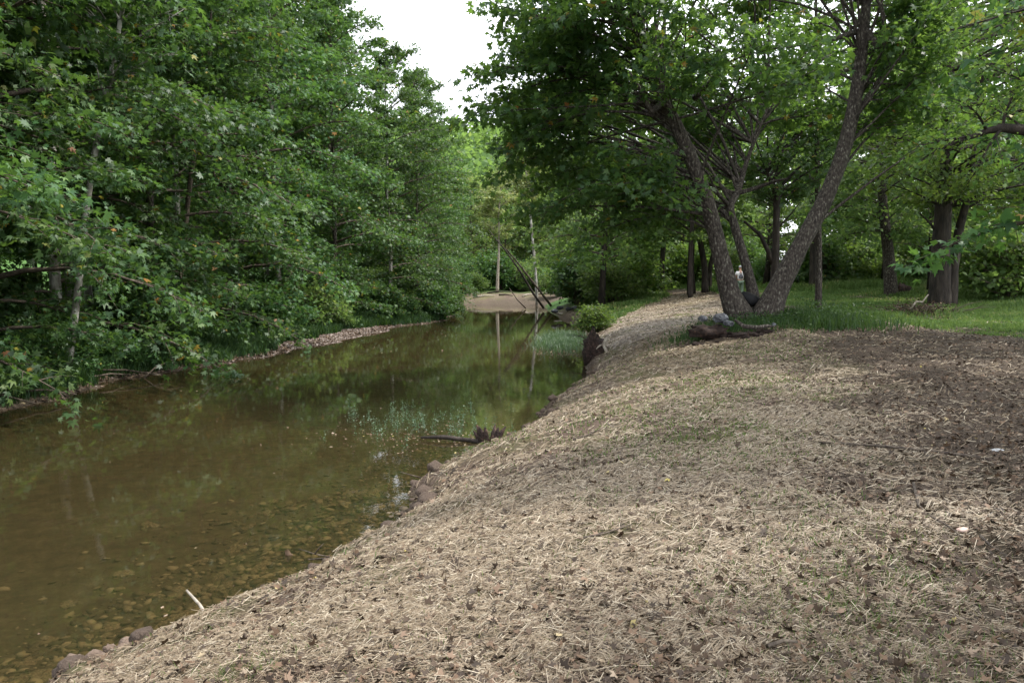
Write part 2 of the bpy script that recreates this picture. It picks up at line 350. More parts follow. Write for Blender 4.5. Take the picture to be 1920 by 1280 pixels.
# (forward, side, up) template of a lobed leaf
T5 = np.array([(0, 0, 0), (.42, .17, .04), (.42, -.17, .04), (1, 0, -.12), (.66, .58, -.05), (.66, -.58, -.05), (.18, .34, .05), (.18, -.34, .05), (.08, .62, -.06), (.08, -.62, -.06), (-.12, .2, .02), (-.12, -.2, .02)])
F5 = np.array([(0, 2, 3, 1), (0, 1, 4, 6), (0, 7, 5, 2), (0, 6, 8, 10), (0, 11, 9, 7)])
T3 = np.array([(0, 0, 0), (.42, .2, .04), (.42, -.2, .04), (1, 0, -.12), (.5, .62, -.05), (.5, -.62, -.05), (.0, .36, .03), (.0, -.36, .03)])
F3 = np.array([(0, 2, 3, 1), (0, 1, 4, 6), (0, 7, 5, 2)])
T1 = np.array([(0, 0, 0), (.5, .42, .05), (1, 0, -.1), (.45, -.45, -.04)])
F1 = np.array([(0, 3, 2, 1)])
TMPL = {5: (T5, F5), 3: (T3, F3), 1: (T1, F1)}
def leaves(mb, pos, dirn, size, rng, lob=5, tilt=.6, droop=.35, rnd=None, upv=None):
    N = len(pos)
    if N == 0: return
    T, F = TMPL[lob]
    nrm = np.array([[0, 0, 1.]]) + rng.normal(0, tilt, (N, 3))
    f = dirn * .7 + rng.normal(0, .55, (N, 3)); f[:, 2] -= droop
    f /= np.linalg.norm(f, axis=1)[:, None] + 1e-9
    nrm -= (nrm * f).sum(1)[:, None] * f; nrm /= np.linalg.norm(nrm, axis=1)[:, None] + 1e-9
    s = np.cross(f, nrm)
    size = np.broadcast_to(size, (N,))[:, None, None]
    ws = rng.uniform(.6, 1.1, (N, 1, 1)); cu = rng.uniform(-.8, 2.4, (N, 1, 1))
    V = pos[:, None, :] + size * (T[None, :, 0:1] * f[:, None] + ws * T[None, :, 1:2] * s[:, None] + cu * T[None, :, 2:3] * nrm[:, None])
    FF = (np.arange(N)[:, None, None] * len(T) + F[None]).reshape(-1, 4)
    if rnd is None: rnd = rng.rand(N)
    mb.add(V.reshape(-1, 3), [FF], np.repeat(rnd, len(T)))
def spray(wood, leaf, line, rng, start=.3, nsub=10, sublen=.35, nl=20, lsize=.18, lob=5, tilt=.55, twig_r=.008, limbr=None, sides=3, clump=None):
    n = len(line); L = np.linalg.norm(np.diff(line, axis=0), axis=1).sum()
    for k in range(nsub):
        s = start + (1 - start) * (k + rng.rand()) / nsub
        q = s * (n - 1); i = min(int(q), n - 2); p = line[i] + (line[i + 1] - line[i]) * (q - i)
        d = line[i + 1] - line[i]; d /= np.linalg.norm(d) + 1e-9
        side = np.cross(d, [0, 0, 1.]); side /= np.linalg.norm(side) + 1e-9
        sg = 1 if k % 2 else -1
        ang = rng.uniform(.4, 1.2)
        dd = d * math.cos(ang) + side * sg * math.sin(ang) + np.array([0, 0, rng.uniform(-.35, .3)])
        sl = L * sublen * (1.25 - s) * rng.uniform(.7, 1.25) + .25
        end = p + dd * sl; end[2] -= .08 * sl * sl
        sub = bez(p, p + dd * sl * .5 + np.array([0, 0, .06 * sl]), end, 4)
        tube(wood, sub, np.linspace(twig_r * (1 + sl), twig_r * .4, 4), sides, cap=False)
        m = max(3, int(nl * (.5 + .5 * min(sl, 2)) * rng.uniform(.6, 1.2)))
        t = rng.uniform(.1, 1.05, m); ii = np.minimum((t * 3).astype(int), 2); fr = (t * 3 - ii)[:, None]
        pp = sub[ii] + (sub[ii + 1] - sub[ii]) * fr
        off = rng.normal(0, 1, (m, 3)); off[:, 2] *= .6; off *= (.10 + .10 * sl) / 1.0
        c = rng.normal(0, .11)
        r = np.clip(rng.rand(m) * .75 + .125 + c, 0, .96); r = np.where(rng.rand(m) > .985, rng.uniform(.965, 1, m), r)
        leaves(leaf, pp + off, np.tile(dd, (m, 1)) * .6 + off * 2.5, lsize * rng.uniform(.45, 1.25, m), rng, lob, tilt, rnd=r)
def gen_tree(seed, Ht=16, r=.16, base=.12, spread=4.5, nlimb=46, nsub=10, nl=18, lsize=.18, lob=5, bias=.3, lean=(0, 0), crooked=.3, top=.25, barerad=.6, sides=7, elev0=.1, lowgap=0):
    rng = np.random.RandomState(seed)
    wood, lf, trk = MB(), MB(), MB()
    n = 10; t = np.linspace(0, 1, n)
    wob = np.cumsum(rng.normal(0, crooked * .25, (n, 2)), axis=0); wob -= wob[0]
    pts = np.stack([wob[:, 0] + lean[0] * t * Ht, wob[:, 1] + lean[1] * t * Ht, t * Ht], 1)
    pts[0, 2] = -.3
    rad = r * (1 - t) ** .8 + .012; rad[0] *= 1.35
    tube(trk, pts, rad, sides)
    for k in range(nlimb):
        s = base + (1 - base) * ((k + rng.rand()) / nlimb) ** 1.0
        q = s * (n - 1); i = min(int(q), n - 2); p = pts[i] + (pts[i + 1] - pts[i]) * (q - i)
        if s < .26 and rng.rand() < lowgap: continue
        az = k * 2.399 + rng.uniform(-.4, .4)
        u = (s - base) / (1 - base)
        prof = (top + (1 - top) * (1 - u ** 1.8)) * (.78 + .22 * min(1, u * 5))
        L = spread * prof * rng.uniform(.7, 1.25) * (1 + bias * math.cos(az))
        e = elev0 + .85 * u + rng.uniform(-.15, .2)
        d = np.array([math.cos(az) * math.cos(e), math.sin(az) * math.cos(e), math.sin(e)])
        end = p + d * L; end[2] -= .035 * L * L
        line = bez(p, p + d * L * .5 + np.array([0, 0, .12 * L]), end, 6)
        tube(wood, line, np.linspace(min(.018 + .011 * L, r * .7), .008, 6), 4, cap=False)
        spray(wood, lf, line, rng, .25, nsub, .38, nl, lsize, lob)
    return trk, wood, lf
def variant(seed, bark, leafm, **k):
    tk, wd, lf = gen_tree(seed, **k)
    a = tk.mesh("trunk", smooth=True); a.materials.append(bark)
    c = wd.mesh("limbs", smooth=True); c.materials.append(M_STICK)
    b = lf.mesh("crown"); b.materials.append(leafm)
    return a, c, b
def place(var, x, y, rz, s, label, name="sycamore_tree", cat="tree", group=None, z=None, sz=None, tilt=0):
    z = hz(x, y) if z is None else z
    e = empty(name, (x, y, z), rz, label=label, cat=cat, group=group); e.scale = (s, s, sz or s)
    e.rotation_euler = (0, tilt, rz)
    for nm, me in zip(("trunk", "limbs", "crown"), var):
        o = bpy.data.objects.new(nm, me); sc.collection.objects.link(o); o.parent = e
    return e

R = np.random.RandomState(11)
# ------------------------------------------------------------------ left bank wood
VL = [variant(100 + k, M_PALE if k % 2 else M_BARK, M_SYC, Ht=18.5 + k, r=.15, base=.05, spread=4.3, nlimb=68, nsub=12, nl=40, lsize=.185, lob=5, bias=.38, lowgap=.12, elev0=-.05, top=.35) for k in range(4)]
VM = [variant(120 + k, M_BARKD if k % 2 else M_PALE, M_SYC, Ht=19 + k, r=.17, base=.14, spread=4.8, nlimb=50, nsub=9, nl=20, lsize=.30, lob=3, bias=.1, top=.4) for k in range(3)]
# nearest bank-edge sycamores: (x, y, rot, scale, label)
front = [
 (-12.6, 12.6, .2, .95, "young sycamore nearest the camera on the left, its boughs entering at the left edge"),
 (-14.6, 16.0, -.3, 1.0, "sycamore at the left edge with big grey green leaf clusters above the mud shore"),
 (-13.3, 19.6, .4, .92, "low-branched sycamore drooping its sprays over the still brown water at the left"),
 (-13.6, 23.4, -.1, 1.05, "pale-stemmed sycamore rising behind the fallen twigs of the left shore"),
 (-12.6, 27.2, .5, .98, "sycamore whose bough reaches farthest over the water before the gravel bar"),
 (-13.4, 31.5, -.5, 1.0, "bushy sycamore standing behind the near end of the gravel bar"),
 (-13.0, 36.0, .1, 1.05, "bright green sycamore behind the middle of the gravel bar"),
 (-12.2, 41.0, .6, 1.0, "tall sycamore behind the far end of the gravel bar"),
 (-10.6, 46.5, -.2, 1.02, "sycamore bending low to the water just past the gravel bar"),
 (-8.1, 52.0, .3, .86, "bright sycamore with skirts dipping towards the water, second past the gravel bar"),
 (-7.0, 57.5, 0., .80, "bright sycamore with rounded top, third past the gravel bar"),
 (-7.6, 64.5, .5, .84, "pale green sycamore third from the far bend on the left bank"),
 (-8.0, 72, -.4, .84, "sycamore standing next to last on the left bank, foot hidden by boughs"),
 (-8.6, 80, .2, .85, "last sycamore of the left bank, at the far bend"),
]
FRONT = []
for k, (x, y_, rz, s, lab) in enumerate(front):
    FRONT.append(place(VL[k % 4], x, y_, rz, s, lab, group="sycamores along the left bank"))
k = 0
for row, (xo, ys0, ys1, st) in enumerate([(-17, 9, 70, 4.2), (-21, 12, 76, 4.8), (-26, 16, 90, 5.5), (-33, 20, 96, 7)]):
    yy = ys0
    while yy < ys1:
        x = xo + R.uniform(-1.2, 1.2) + max(0, (yy - 35)) * .10
        place(VM[k % 3], x, yy, R.uniform(0, 6.28), R.uniform(.9, 1.15), "shaded sycamore deep in the wood behind the left bank trees", group="trees deep in the left wood")
        yy += st * R.uniform(.8, 1.2); k += 1
# ------------------------------------------------------------------ wood beyond the bend
VF = [variant(140 + k, M_BARK, M_FAR, Ht=15 + 2 * k, r=.2, base=.08, spread=5.5, nlimb=48, nsub=9, nl=20, lsize=.42, lob=1, bias=0, top=.4) for k in range(3)]
VG = [variant(150 + k, M_PALE, M_GOLD, Ht=13 + 2 * k, r=.15, base=.2, spread=3.6, nlimb=40, nsub=8, nl=18, lsize=.38, lob=1, bias=0, top=.4) for k in range(2)]
bend = [(-15, 94, .85), (-10, 102, .7), (-5.5, 108, .72), (-18, 104, 1.1), (-24, 98, 1.1), (-1, 112, .85), (3, 115, .85), (9, 112, .9), (20, 104, .95), (-8, 120, .8), (4, 125, 1.), (12, 118, 1.05), (-16, 126, 1.2), (20, 112, 1.1), (9.5, 73, .55), (10.5, 67, .7)]
for q, (x, y_, s) in enumerate(bend):
    place(VF[q % 3], x, y_, q * 1.3, s, "green tree of the far wood beyond the bend of the stream", name="woodland_tree", group="trees beyond the stream bend")
for (u, v, D, s, lab) in [(905, 540, 112, .95, "pale yellow green tree directly above the far sandbank"), (985, 530, 116, .9, "yellowish tree behind the leaning poles at the bend"), (880, 540, 130, 1.25, "pale tree rising at the left end of the far sandbank"), (1015, 530, 122, .85, "thin pale tree to the right of the sandbank")]:
    p = P(u, v, D); place(VG[int(D) % 2], p[0], p[1], D, s, lab, name="pale_tree", group="pale trees at the bend")
# hill of far trees
rng = np.random.RandomState(3); lf = MB()
for q in range(620):
    a = rng.uniform(-.36, .3); D = rng.uniform(140, 285); x = D * math.sin(a); yy = D * math.cos(a)
    zz = hz(x, yy) + rng.uniform(4, 9); m = 130
    p = rng.normal(0, 1, (m, 3)); p /= np.linalg.norm(p, axis=1)[:, None]; p *= np.array([4.5, 4.5, 5.5]) * rng.uniform(.75, 1.05, (m, 1))
    leaves(lf, p + [x, yy, zz], p / 5, 1.5, rng, 1, .7, rnd=np.clip(rng.rand(m) * .6 + rng.rand() * .4, 0, 1))
lf.build("distant_wood", M_FAR, kind="stuff", label="distant wooded hillside seen past the bend", cat="wood")

# ------------------------------------------------------------------ right hand wood
VR = [variant(170 + k, M_BARKD, M_FAR, Ht=15 + k * 2, r=.24, base=.2, spread=5.2, nlimb=44, nsub=9, nl=19, lsize=.34, lob=1, bias=0, top=.45) for k in range(3)]
k = 0
for (D, st) in [(56, 6.), (66, 6.5), (78, 8), (92, 9), (108, 11)]:
    x = 6 if D < 75 else 17
    while x < D * .85:
        if not (D < 60 and 15 < x < 27):
            place(VR[k % 3], x + R.uniform(-1, 1), D + R.uniform(-3, 3), R.uniform(0, 6.28), R.uniform(.85, 1.15), "green tree in the wood beyond the grassy clearing", name="woodland_tree", group="trees beyond the clearing")
        x += st * R.uniform(.8, 1.2); k += 1

for q, (x, D, s_) in enumerate([(24.5, 46, .75), (28, 50, .9), (31, 43, .85), (34, 47, .9), (38, 52, 1.), (27, 57, .9)]):
    place(VR[q % 3], x, D, q * 2.1, s_, "green tree standing at the near border of the wood behind the clearing", name="woodland_tree", group="trees at the border of the clearing")
def custom_tree(name, label, stems, limbs_fn, bark, leafm, cat="tree", group=None, base=None, stemname="trunk"):
    base = np.array(base); e = empty(name, base, label=label, cat=cat, group=group)
    rng = np.random.RandomState(int(abs(base[0] * 100)) % 9999)
    for (pts, rad) in stems:
        m = MB(); pts = np.array(pts) - base
        tt = np.linspace(0, len(pts) - 1, len(pts) * 4); pp = np.stack([np.interp(tt, range(len(pts)), pts[:, c]) for c in range(3)], 1)
        pp[1:-1] = (pp[:-2] + 2 * pp[1:-1] + pp[2:]) / 4; pp[1:-1] = (pp[:-2] + 2 * pp[1:-1] + pp[2:]) / 4
        rr = np.interp(tt, range(len(rad)), rad)
        tube(m, pp, rr, 14, wob=.10, rng=rng); m.build(stemname, bark, e, smooth=True)
    wd, lf = MB(), MB()
    limbs_fn(wd, lf, rng, base)
    if wd.n: wd.build("limbs", bark, e, smooth=True)
    if lf.n: lf.build("crown", leafm, e)
    return e
def limbs_cloud(S, cen, rad, n, nsub=8, nl=16, ls=.2, lob=3, zmin=-9, extra=()):
    def fn(wd, lf, rng, base):
        Sx = np.array(S); nodes = np.array([Sx[min(int(q), len(Sx) - 2)] + (Sx[min(int(q), len(Sx) - 2) + 1] - Sx[min(int(q), len(Sx) - 2)]) * (q - min(int(q), len(Sx) - 2)) for q in np.linspace(len(Sx) * .35, len(Sx) - 1, 12)])
        c_ = 0
        while c_ < n:
            v = rng.normal(0, 1, 3); v /= np.linalg.norm(v); c = np.array(cen) + v * rng.uniform(.4, 1) ** .6 * np.array(rad)
            if c[2] < zmin: continue
            c_ += 1
            dd = nodes - (c - np.array([0, 0, 1.0])); p = nodes[np.argmin((dd ** 2).sum(1))]; L = np.linalg.norm(c - p) + .1
            line = bez(p, (p + c) / 2 + np.array([0, 0, .12 * L]), c, 6) - base
            tube(wd, line, np.linspace(.015 + .009 * L, .007, 6), 4, cap=False)
            spray(wd, lf, line, rng, max(.15, 1 - 2.6 / L), nsub, min(.4, 1.3 / L), int(nl * 1.9), ls * 1.08, lob)
        for pts, r0 in extra:
            ln = np.array([P(*q) for q in pts]) - base; tube(wd, ln, np.linspace(r0, r0 * .4, len(ln)), 5)
    return fn
def gp(u, v, D, dz=-.1):
    p = P(u, v, D); p[2] = hz(p[0], p[1]) + dz; return p
DA = 21.5
S = [gp(122, 640, DA), P(152, 500, DA), P(160, 400, DA), P(180, 270, DA), P(200, 190, DA), P(212, 120, DA), P(222, 60, DA), P(236, -20, DA), P(245, -120, DA)]
custom_tree("sycamore_tree", "slender white-barked stem leaning right, its trunk bare at the upper left", [(S, [.11, .09, .085, .08, .075, .07, .06, .05, .03])],
            limbs_cloud(S, tuple(P(225, 0, DA)), (2.2, 2.2, 2.2), 16, 7, 10, .19, 5, 7, [([(216, 105, DA), (250, 75, DA), (300, 45, DA), (350, 15, DA)], .03), ([(200, 190, DA), (186, 150, DA), (180, 120, DA)], .03)]), M_PALE, M_SYC, base=gp(122, 640, DA, 0))
DA = 29.5
S = [gp(338, 610, DA), P(342, 480, DA), P(350, 400, DA), P(362, 300, DA), P(378, 190, DA), P(390, 100, DA), P(400, -20, DA)]
custom_tree("sycamore_tree", "thin brown-grey stem leaning right among the leaves, right of the white-barked stem", [(S, [.12, .10, .09, .08, .06, .05, .03])],
            limbs_cloud(S, tuple(P(395, 20, DA)), (2, 2, 2.5), 14, 7, 10, .19, 5, 7), M_STICK, M_SYC, base=gp(338, 610, DA, 0))
# --- main many-stemmed sycamore
D0 = 24.
b0 = P(1412, 592, D0); b0[2] = hz(b0[0], b0[1]) - .05
SL = [P(1392, 606, D0), P(1369, 555, D0 - .1), P(1351, 480, D0 - .2), P(1330, 390, D0 - .4), P(1292, 285, D0 - .8), P(1240, 180, D0 - 1.3), P(1200, 60, D0 - 1.8), P(1180, -80, D0 - 2.2)]
SM = [P(1412, 604, D0 + .5), P(1413, 550, D0 + .8), P(1397, 490, D0 + 1.1), P(1379, 430, D0 + 1.4), P(1366, 385, D0 + 1.6), P(1384, 362, D0 + 2), P(1400, 300, D0 + 2.6), P(1440, 200, D0 + 3)]
SR = [P(1432, 606, D0), P(1455, 550, D0), P(1495, 470, D0 + .1), P(1540, 390, D0 + .3), P(1578, 300, D0 + .5), P(1602, 200, D0 + .8), P(1616, 100, D0 + 1), P(1626, -20, D0 + 1.2), P(1640, -130, D0 + 1.5)]
stems = [(SL, [.48, .32, .25, .23, .2, .17, .14, .08]), (SM, [.36, .18, .145, .14, .13, .10, .07, .04]), (SR, [.5, .34, .27, .25, .225, .2, .175, .14, .08])]
def near_stem(c, rad=1.5):
    "keep the near side of the stems open, as on the real tree: no limb tips right in front of them"
    for S in (SL[:6], SR):
        S = np.array(S)
        for i in range(len(S) - 1):
            a, b = S[i], S[i + 1]; ab = b[[0, 2]] - a[[0, 2]]; t = np.clip(((c[[0, 2]] - a[[0, 2]]) @ ab) / (ab @ ab), 0, 1)
            if np.linalg.norm(c[[0, 2]] - a[[0, 2]] - ab * t) < ((.75 if S[0][0] < 7.3 else 1.5) / 1.2) * (1 if c[1] < 24 else .5): return True
    return False
def main_limbs(wd, lf, rng, base):
    nodes = [];
    for S in (SL, SR, SM):
        S = np.array(S)
        for q in np.linspace(2.5, len(S) - 1, 14):
            i = min(int(q), len(S) - 2); nodes.append(S[i] + (S[i + 1] - S[i]) * (q - i))
    nodes = np.array(nodes)
    cnt = 0
    while cnt < 205:
        v = rng.normal(0, 1, 3); v /= np.linalg.norm(v); rr = rng.uniform(.45, 1) ** .6
        c = np.array([6.3, 24.8, 10.0]) + v * rr * np.array([8.6, 6.8, 7.6])
        x, yy, z = c
        # underside of the crown: hangs low on the water side, lifts over the stems and clearing
        u = 960 + x / yy * FPX
        zmin = np.interp(x, [-2, .3, 1.5, 4.2, 5.4, 7, 9, 14], [5.8, 4.4, 3.6, 3.6, 5.6, 8.0, 7.6, 7.4])
        if z < zmin: continue
        if yy < 26 and near_stem(c): continue
        cnt += 1
        dd = nodes - (c - np.array([0, 0, .35 * np.hypot(*(c[:2] - [7, 24.5]))])); i = np.argsort((dd ** 2).sum(1))[rng.randint(0, 7)]
        p = nodes[i]; L = np.linalg.norm(c - p)
        mid = (p + c) / 2 + np.array([0, 0, .14 * L]) + rng.normal(0, .09 * L, 3)
        line = bez(p, mid, c, 7) - base
        tube(wd, line, np.linspace(.014 + .0065 * L, .006, 7), 5, cap=False)
        spray(wd, lf, line, rng, max(.2, 1 - 3.0 / L), 10, min(.4, 1.5 / L), 36, .195, 5, tilt=.6)
    # named bare limbs seen in the photograph
    for pts, r0 in [([(1384, 362, D0 + 2), (1420, 352, D0 + 2), (1452, 340, D0 + 1.6), (1475, 335, D0 + 1)], .09), ([(1366, 385, D0 + 1.6), (1345, 362, D0 + 1.2), (1330, 330, D0 + 1)], .08),
                    ([(1336, 400, D0), (1300, 398, D0 + .3), (1258, 396, D0 + .2), (1220, 380, D0)], .06), ([(1600, 62, D0 + .8), (1570, 72, D0), (1545, 78, D0 - .5), (1505, 98, D0 - 1)], .1),
                    ([(1598, 131, D0 + .8), (1570, 134, D0), (1548, 150, D0 - .4)], .07), ([(1242, 190, D0 - 1.3), (1222, 212, D0 - 2), (1195, 160, D0 - 2.2), (1180, 135, D0 - 2.4)], .1), ([(1302, 185, D0 - .5), (1325, 160, D0 - 1), (1345, 140, D0 - 1.4)], .1),
                    ([(1625, 60, D0 + 1), (1653, 95, D0 + .4), (1660, 60, D0 + .2), (1655, 20, D0), (1640, -10, D0)], .12)]:
        ln = np.array([P(*q) for q in pts]) - base
        t = np.linspace(0, len(ln) - 1, 10); ln = np.stack([np.interp(t, range(len(ln)), ln[:, c]) for c in range(3)], 1)
        tube(wd, ln, np.linspace(r0, r0 * .35, 10), 6)
custom_tree("sycamore_tree", "large grey sycamore with stems diverging in a V on the mound", stems, main_limbs, M_BARK, M_SYCMAIN, base=b0)

# dark double trunk in the grass
D1 = 34.
S1 = [gp(1762, 555, D1), P(1764, 500, D1), P(1766, 430, D1), P(1772, 340, D1), P(1778, 220, D1), P(1782, 100, D1), P(1785, 0, D1)]
S2 = [gp(1783, 555, D1), P(1788, 500, D1), P(1798, 430, D1), P(1812, 380, D1 - .5), P(1822, 300, D1 - 1), P(1840, 220, D1 - 1)]
custom_tree("woodland_tree", "dark thick trunk with a thinner stem leaning off it, in the right grass", [(S1, [.48, .40, .36, .28, .22, .16, .1]), (S2, [.27, .2, .18, .14, .1, .06])],
            limbs_cloud(S1, (20, 33, 11), (7, 6, 6.5), 110, 8, 13, .2, 1, 5.6, [([(1764, 450, D1), (1745, 420, D1), (1725, 400, D1 - .5)], .07), ([(1805, 395, D1), (1850, 370, D1), (1880, 360, D1)], .05)]), M_BARKD, M_LOC, base=gp(1770, 555, D1, 0))
# leaning tree with ivy
D2 = 42.
S3 = [gp(1672, 545, D2), P(1668, 500, D2), P(1662, 440, D2), P(1655, 380, D2), P(1650, 280, D2), P(1648, 100, D2)]
custom_tree("woodland_tree", "grey trunk leaning slightly left, next left of the dark double trunk", [(S3, [.38, .3, .26, .22, .18, .1])], limbs_cloud(S3, (19.5, 42, 10.5), (5.5, 5.5, 6.5), 80, 8, 12, .24, 1, 4.6), M_BARK, M_FAR, base=gp(1672, 545, D2, 0))
D3 = 32.
S4 = [gp(1535, 557, D3), P(1536, 480, D3), P(1534, 400, D3), P(1532, 300, D3), P(1530, 150, D3), P(1530, 0, D3)]
custom_tree("woodland_tree", "slim straight grey trunk just right of the big V-shaped sycamore", [(S4, [.15, .115, .11, .1, .08, .06])], limbs_cloud(S4, (12.5, 33, 12), (3.5, 3.5, 4.5), 34, 7, 12, .2, 3, 8.5), M_BARK, M_SYC, base=gp(1535, 557, D3, 0))
D4 = 52.
S5 = [gp(1525, 540, D4), P(1526, 470, D4), P(1524, 400, D4), P(1520, 250, D4), P(1515, 100, D4)]
custom_tree("woodland_tree", "dark trunk half hidden behind the slim straight grey one", [(S5, [.3, .24, .2, .18, .1])], limbs_cloud(S5, (20, 52, 11), (4.5, 4.5, 6), 50, 7, 10, .28, 1, 6), M_BARKD, M_FAR, base=gp(1525, 540, D4, 0))
D5 = 31.
S6 = [gp(1450, 560, D5), P(1454, 480, D5), P(1456, 420, D5), P(1456, 360, D5), P(1446, 340, D5), P(1438, 325, D5)]
custom_tree("woodland_tree", "dark crooked tree seen through the V of the big sycamore", [(S6, [.2, .15, .13, .14, .09, .05])],
            limbs_cloud(S6, (10.5, 32, 8.2), (3, 3, 2.6), 34, 7, 13, .18, 3, 6.2, [([(1453, 500, D5), (1440, 470, D5), (1425, 440, D5), (1395, 415, D5)], .12), ([(1457, 430, D5), (1480, 405, D5), (1500, 380, D5)], .04)]), M_BARKD, M_SYC, base=gp(1450, 560, D5, 0))
for q, (u, D, lab, rr, dx) in enumerate([(1295, 50, "thin shaded trunk on the grassy bank left of the V-shaped sycamore", .17, 2), (1322, 54, "forking dark tree just left of the V-shaped sycamore", .26, -14), (1330, 55, "right-leaning dark stem beside the forking tree", .2, 22)]):
    S = [gp(u, 540, D), P(u, 500, D), P(u + dx, 430, D), P(u + dx * 1.5, 350, D), P(u + dx * 2, 200, D)]
    custom_tree("woodland_tree", lab, [(S, [rr, rr * .8, rr * .7, rr * .6, rr * .4])], limbs_cloud(S, tuple(P(u, 350, D)), (4, 4, 4), 40, 7, 11, .25, 1, 5), M_BARKD, M_FAR, base=gp(u, 540, D, 0))
# overhanging limb from a tree outside the right edge
D6 = 15.
def edge_limbs(wd, lf, rng, base):
    main = [(1985, 262, D6), (1925, 245, D6), (1880, 240, D6), (1850, 246, D6), (1825, 256, D6), (1790, 268, D6)]
    ln = np.vstack([[(11.35, 15.25, P(*main[0])[2] - .5)], [P(*q) for q in main]]) - base; tube(wd, ln, [.14, .12, .11, .085, .06, .045, .02], 7)
    for pts in [[(1850, 246, D6), (1835, 205, D6 - .3), (1800, 190, D6 - .4)], [(1825, 256, D6), (1780, 260, D6), (1720, 275, D6)], [(1790, 268, D6), (1760, 280, D6), (1735, 295, D6)], [(1880, 240, D6), (1885, 200, D6), (1905, 170, D6)],
                [(1925, 245, D6), (1890, 215, D6 + .5), (1820, 180, D6 + .8)], [(1880, 240, D6), (1850, 270, D6 - .3), (1826, 330, D6)], [(2000, 60, D6), (1920, 90, D6), (1840, 130, D6)], [(2000, 0, D6), (1900, 20, D6), (1780, 60, D6)], [(2000, -80, D6), (1880, -40, D6), (1760, 0, D6)], [(2000, -40, D6 + 1), (1900, 60, D6 + 1), (1820, 60, D6 + 1)],
                [(1985, 262, D6), (1930, 300, D6), (1880, 330, D6)], [(2000, 150, D6 - .5), (1930, 170, D6 - .5), (1880, 130, D6 - .5)]]:
        l2 = np.array([P(*q) for q in pts]) - base; l2 = bez(l2[0], l2[1], l2[2], 6)
        tube(wd, l2, np.linspace(.035, .006, 6), 4)
        if pts[0][0] >= 2000: tube(wd, np.array([[11.35 - base[0], 15.25 - base[1], l2[0][2] - .3], l2[0]]), [.06, .035], 5)
        spray(wd, lf, l2, rng, .15, 11, .42, 22, .10, 1, tilt=.5)
S7 = [(11.6, 15.4, 1.2), (11.4, 15.3, 4), (11.3, 15.2, 7), (11.5, 15.4, 11), (11.8, 15.6, 15)]
ed = custom_tree("locust_tree", "black crooked bough with fine leaves reaching in from the right edge", [(S7, [.3, .24, .2, .14, .05])], edge_limbs, M_BARKD, M_LOC, base=(11.6, 15.4, 1.5))
# shade trees just out of frame on the right, whose shadow falls on the leaf litter
for (x, y_, s) in [(13.5, 9, 1.0), (15, 19, 1.0), (12, 2.5, 1.0)]:
    place(VM[0], x, y_, x, s, {9: "sycamore just past the right edge, level with the leaf litter", 19: "sycamore past the right edge, beside the grass border", 2.5: "sycamore right beside the camera, past the right edge"}[y_], group="trees right of the path")

# ------------------------------------------------------------------ bushes and saplings
def bush_mesh(seed, rad, n, ls, lob, leafm, stemm=M_STICK, h=1.):
    rng = np.random.RandomState(seed); wd, lf = MB(), MB()
    for q in range(n):
        az = q * 2.4 + rng.uniform(-.3, .3); e = rng.uniform(.25, 1.45); L = rng.uniform(.7, 1.05)
        d = np.array([math.cos(az) * math.cos(e) * rad, math.sin(az) * math.cos(e) * rad, math.sin(e) * h])
        line = bez(np.array([0, 0, -.1]), d * .5 * L + np.array([0, 0, .15 * h]), d * L, 5)
        tube(wd, line, np.linspace(.02, .004, 5), 4, cap=False); spray(wd, lf, line, rng, .2, 8, .4, 24, ls * 1.1, lob, tilt=.6)
    a = wd.mesh("stem", True); a.materials.append(stemm); b = lf.mesh("foliage"); b.materials.append(leafm)
    return a, b
def putbush(var, x, y_, s, rz, label, group=None, name="bush", cat="bush"):
    e = empty(name, (x, y_, hz(x, y_)), rz, label=label, cat=cat, group=group); e.scale = (s, s, s)
    for nm, me in zip(("stem", "foliage"), var):
        o = bpy.data.objects.new(nm, me); sc.collection.objects.link(o); o.parent = e
    return e
VB = [bush_mesh(200, 1.0, 26, .11, 3, M_LOC, h=1.4), bush_mesh(201, 1.6, 40, .13, 1, M_FAR, h=1.8), bush_mesh(202, 1.1, 30, .12, 3, M_SYC, h=1.9)]
p = gp(1115, 570, 38, 0); putbush(VB[0], p[0] , 38, .95, 0, "light green sapling bush on the right bank above the pale log")
p = gp(1060, 540, 58, 0); putbush(VB[2], 5.0, 60, 2.3, 1, "tall green bush leaning over the water at the foot of the leaning poles")
putbush(VB[2], 6.3, 66, 2.6, 3, "dense green shrub behind the tall waterside bush")
putbush(VB[1], 7.0, 56, 1.6, 2, "round shrub on the grassy bank right of the sapling bush")
p = gp(1890, 520, 36, 0); putbush(VB[1], p[0], 36, 2.0, 2, "big rounded green bush at the right edge of the clearing")
putbush(VB[1], 25.8, 40, 2.0, 4, "bush behind the big rounded one at the right edge")
for q in range(46):
    D = R.uniform(50, 92); x = R.uniform(.12, .8) * D
    if D < 58 and 13 < x < 28: continue
    putbush(VB[q % 3], x, D, R.uniform(1.2, 2.6), q, "green bush under the trees beyond the clearing", group="undergrowth bushes beyond the clearing")
for q in range(26):
    x = R.uniform(-22, 9); D = R.uniform(98, 110); putbush(VB[1 + q % 2], x, D, R.uniform(1.3, 2.4), q, "green bush at the wood's edge above the far sandbank", group="undergrowth bushes at the bend")
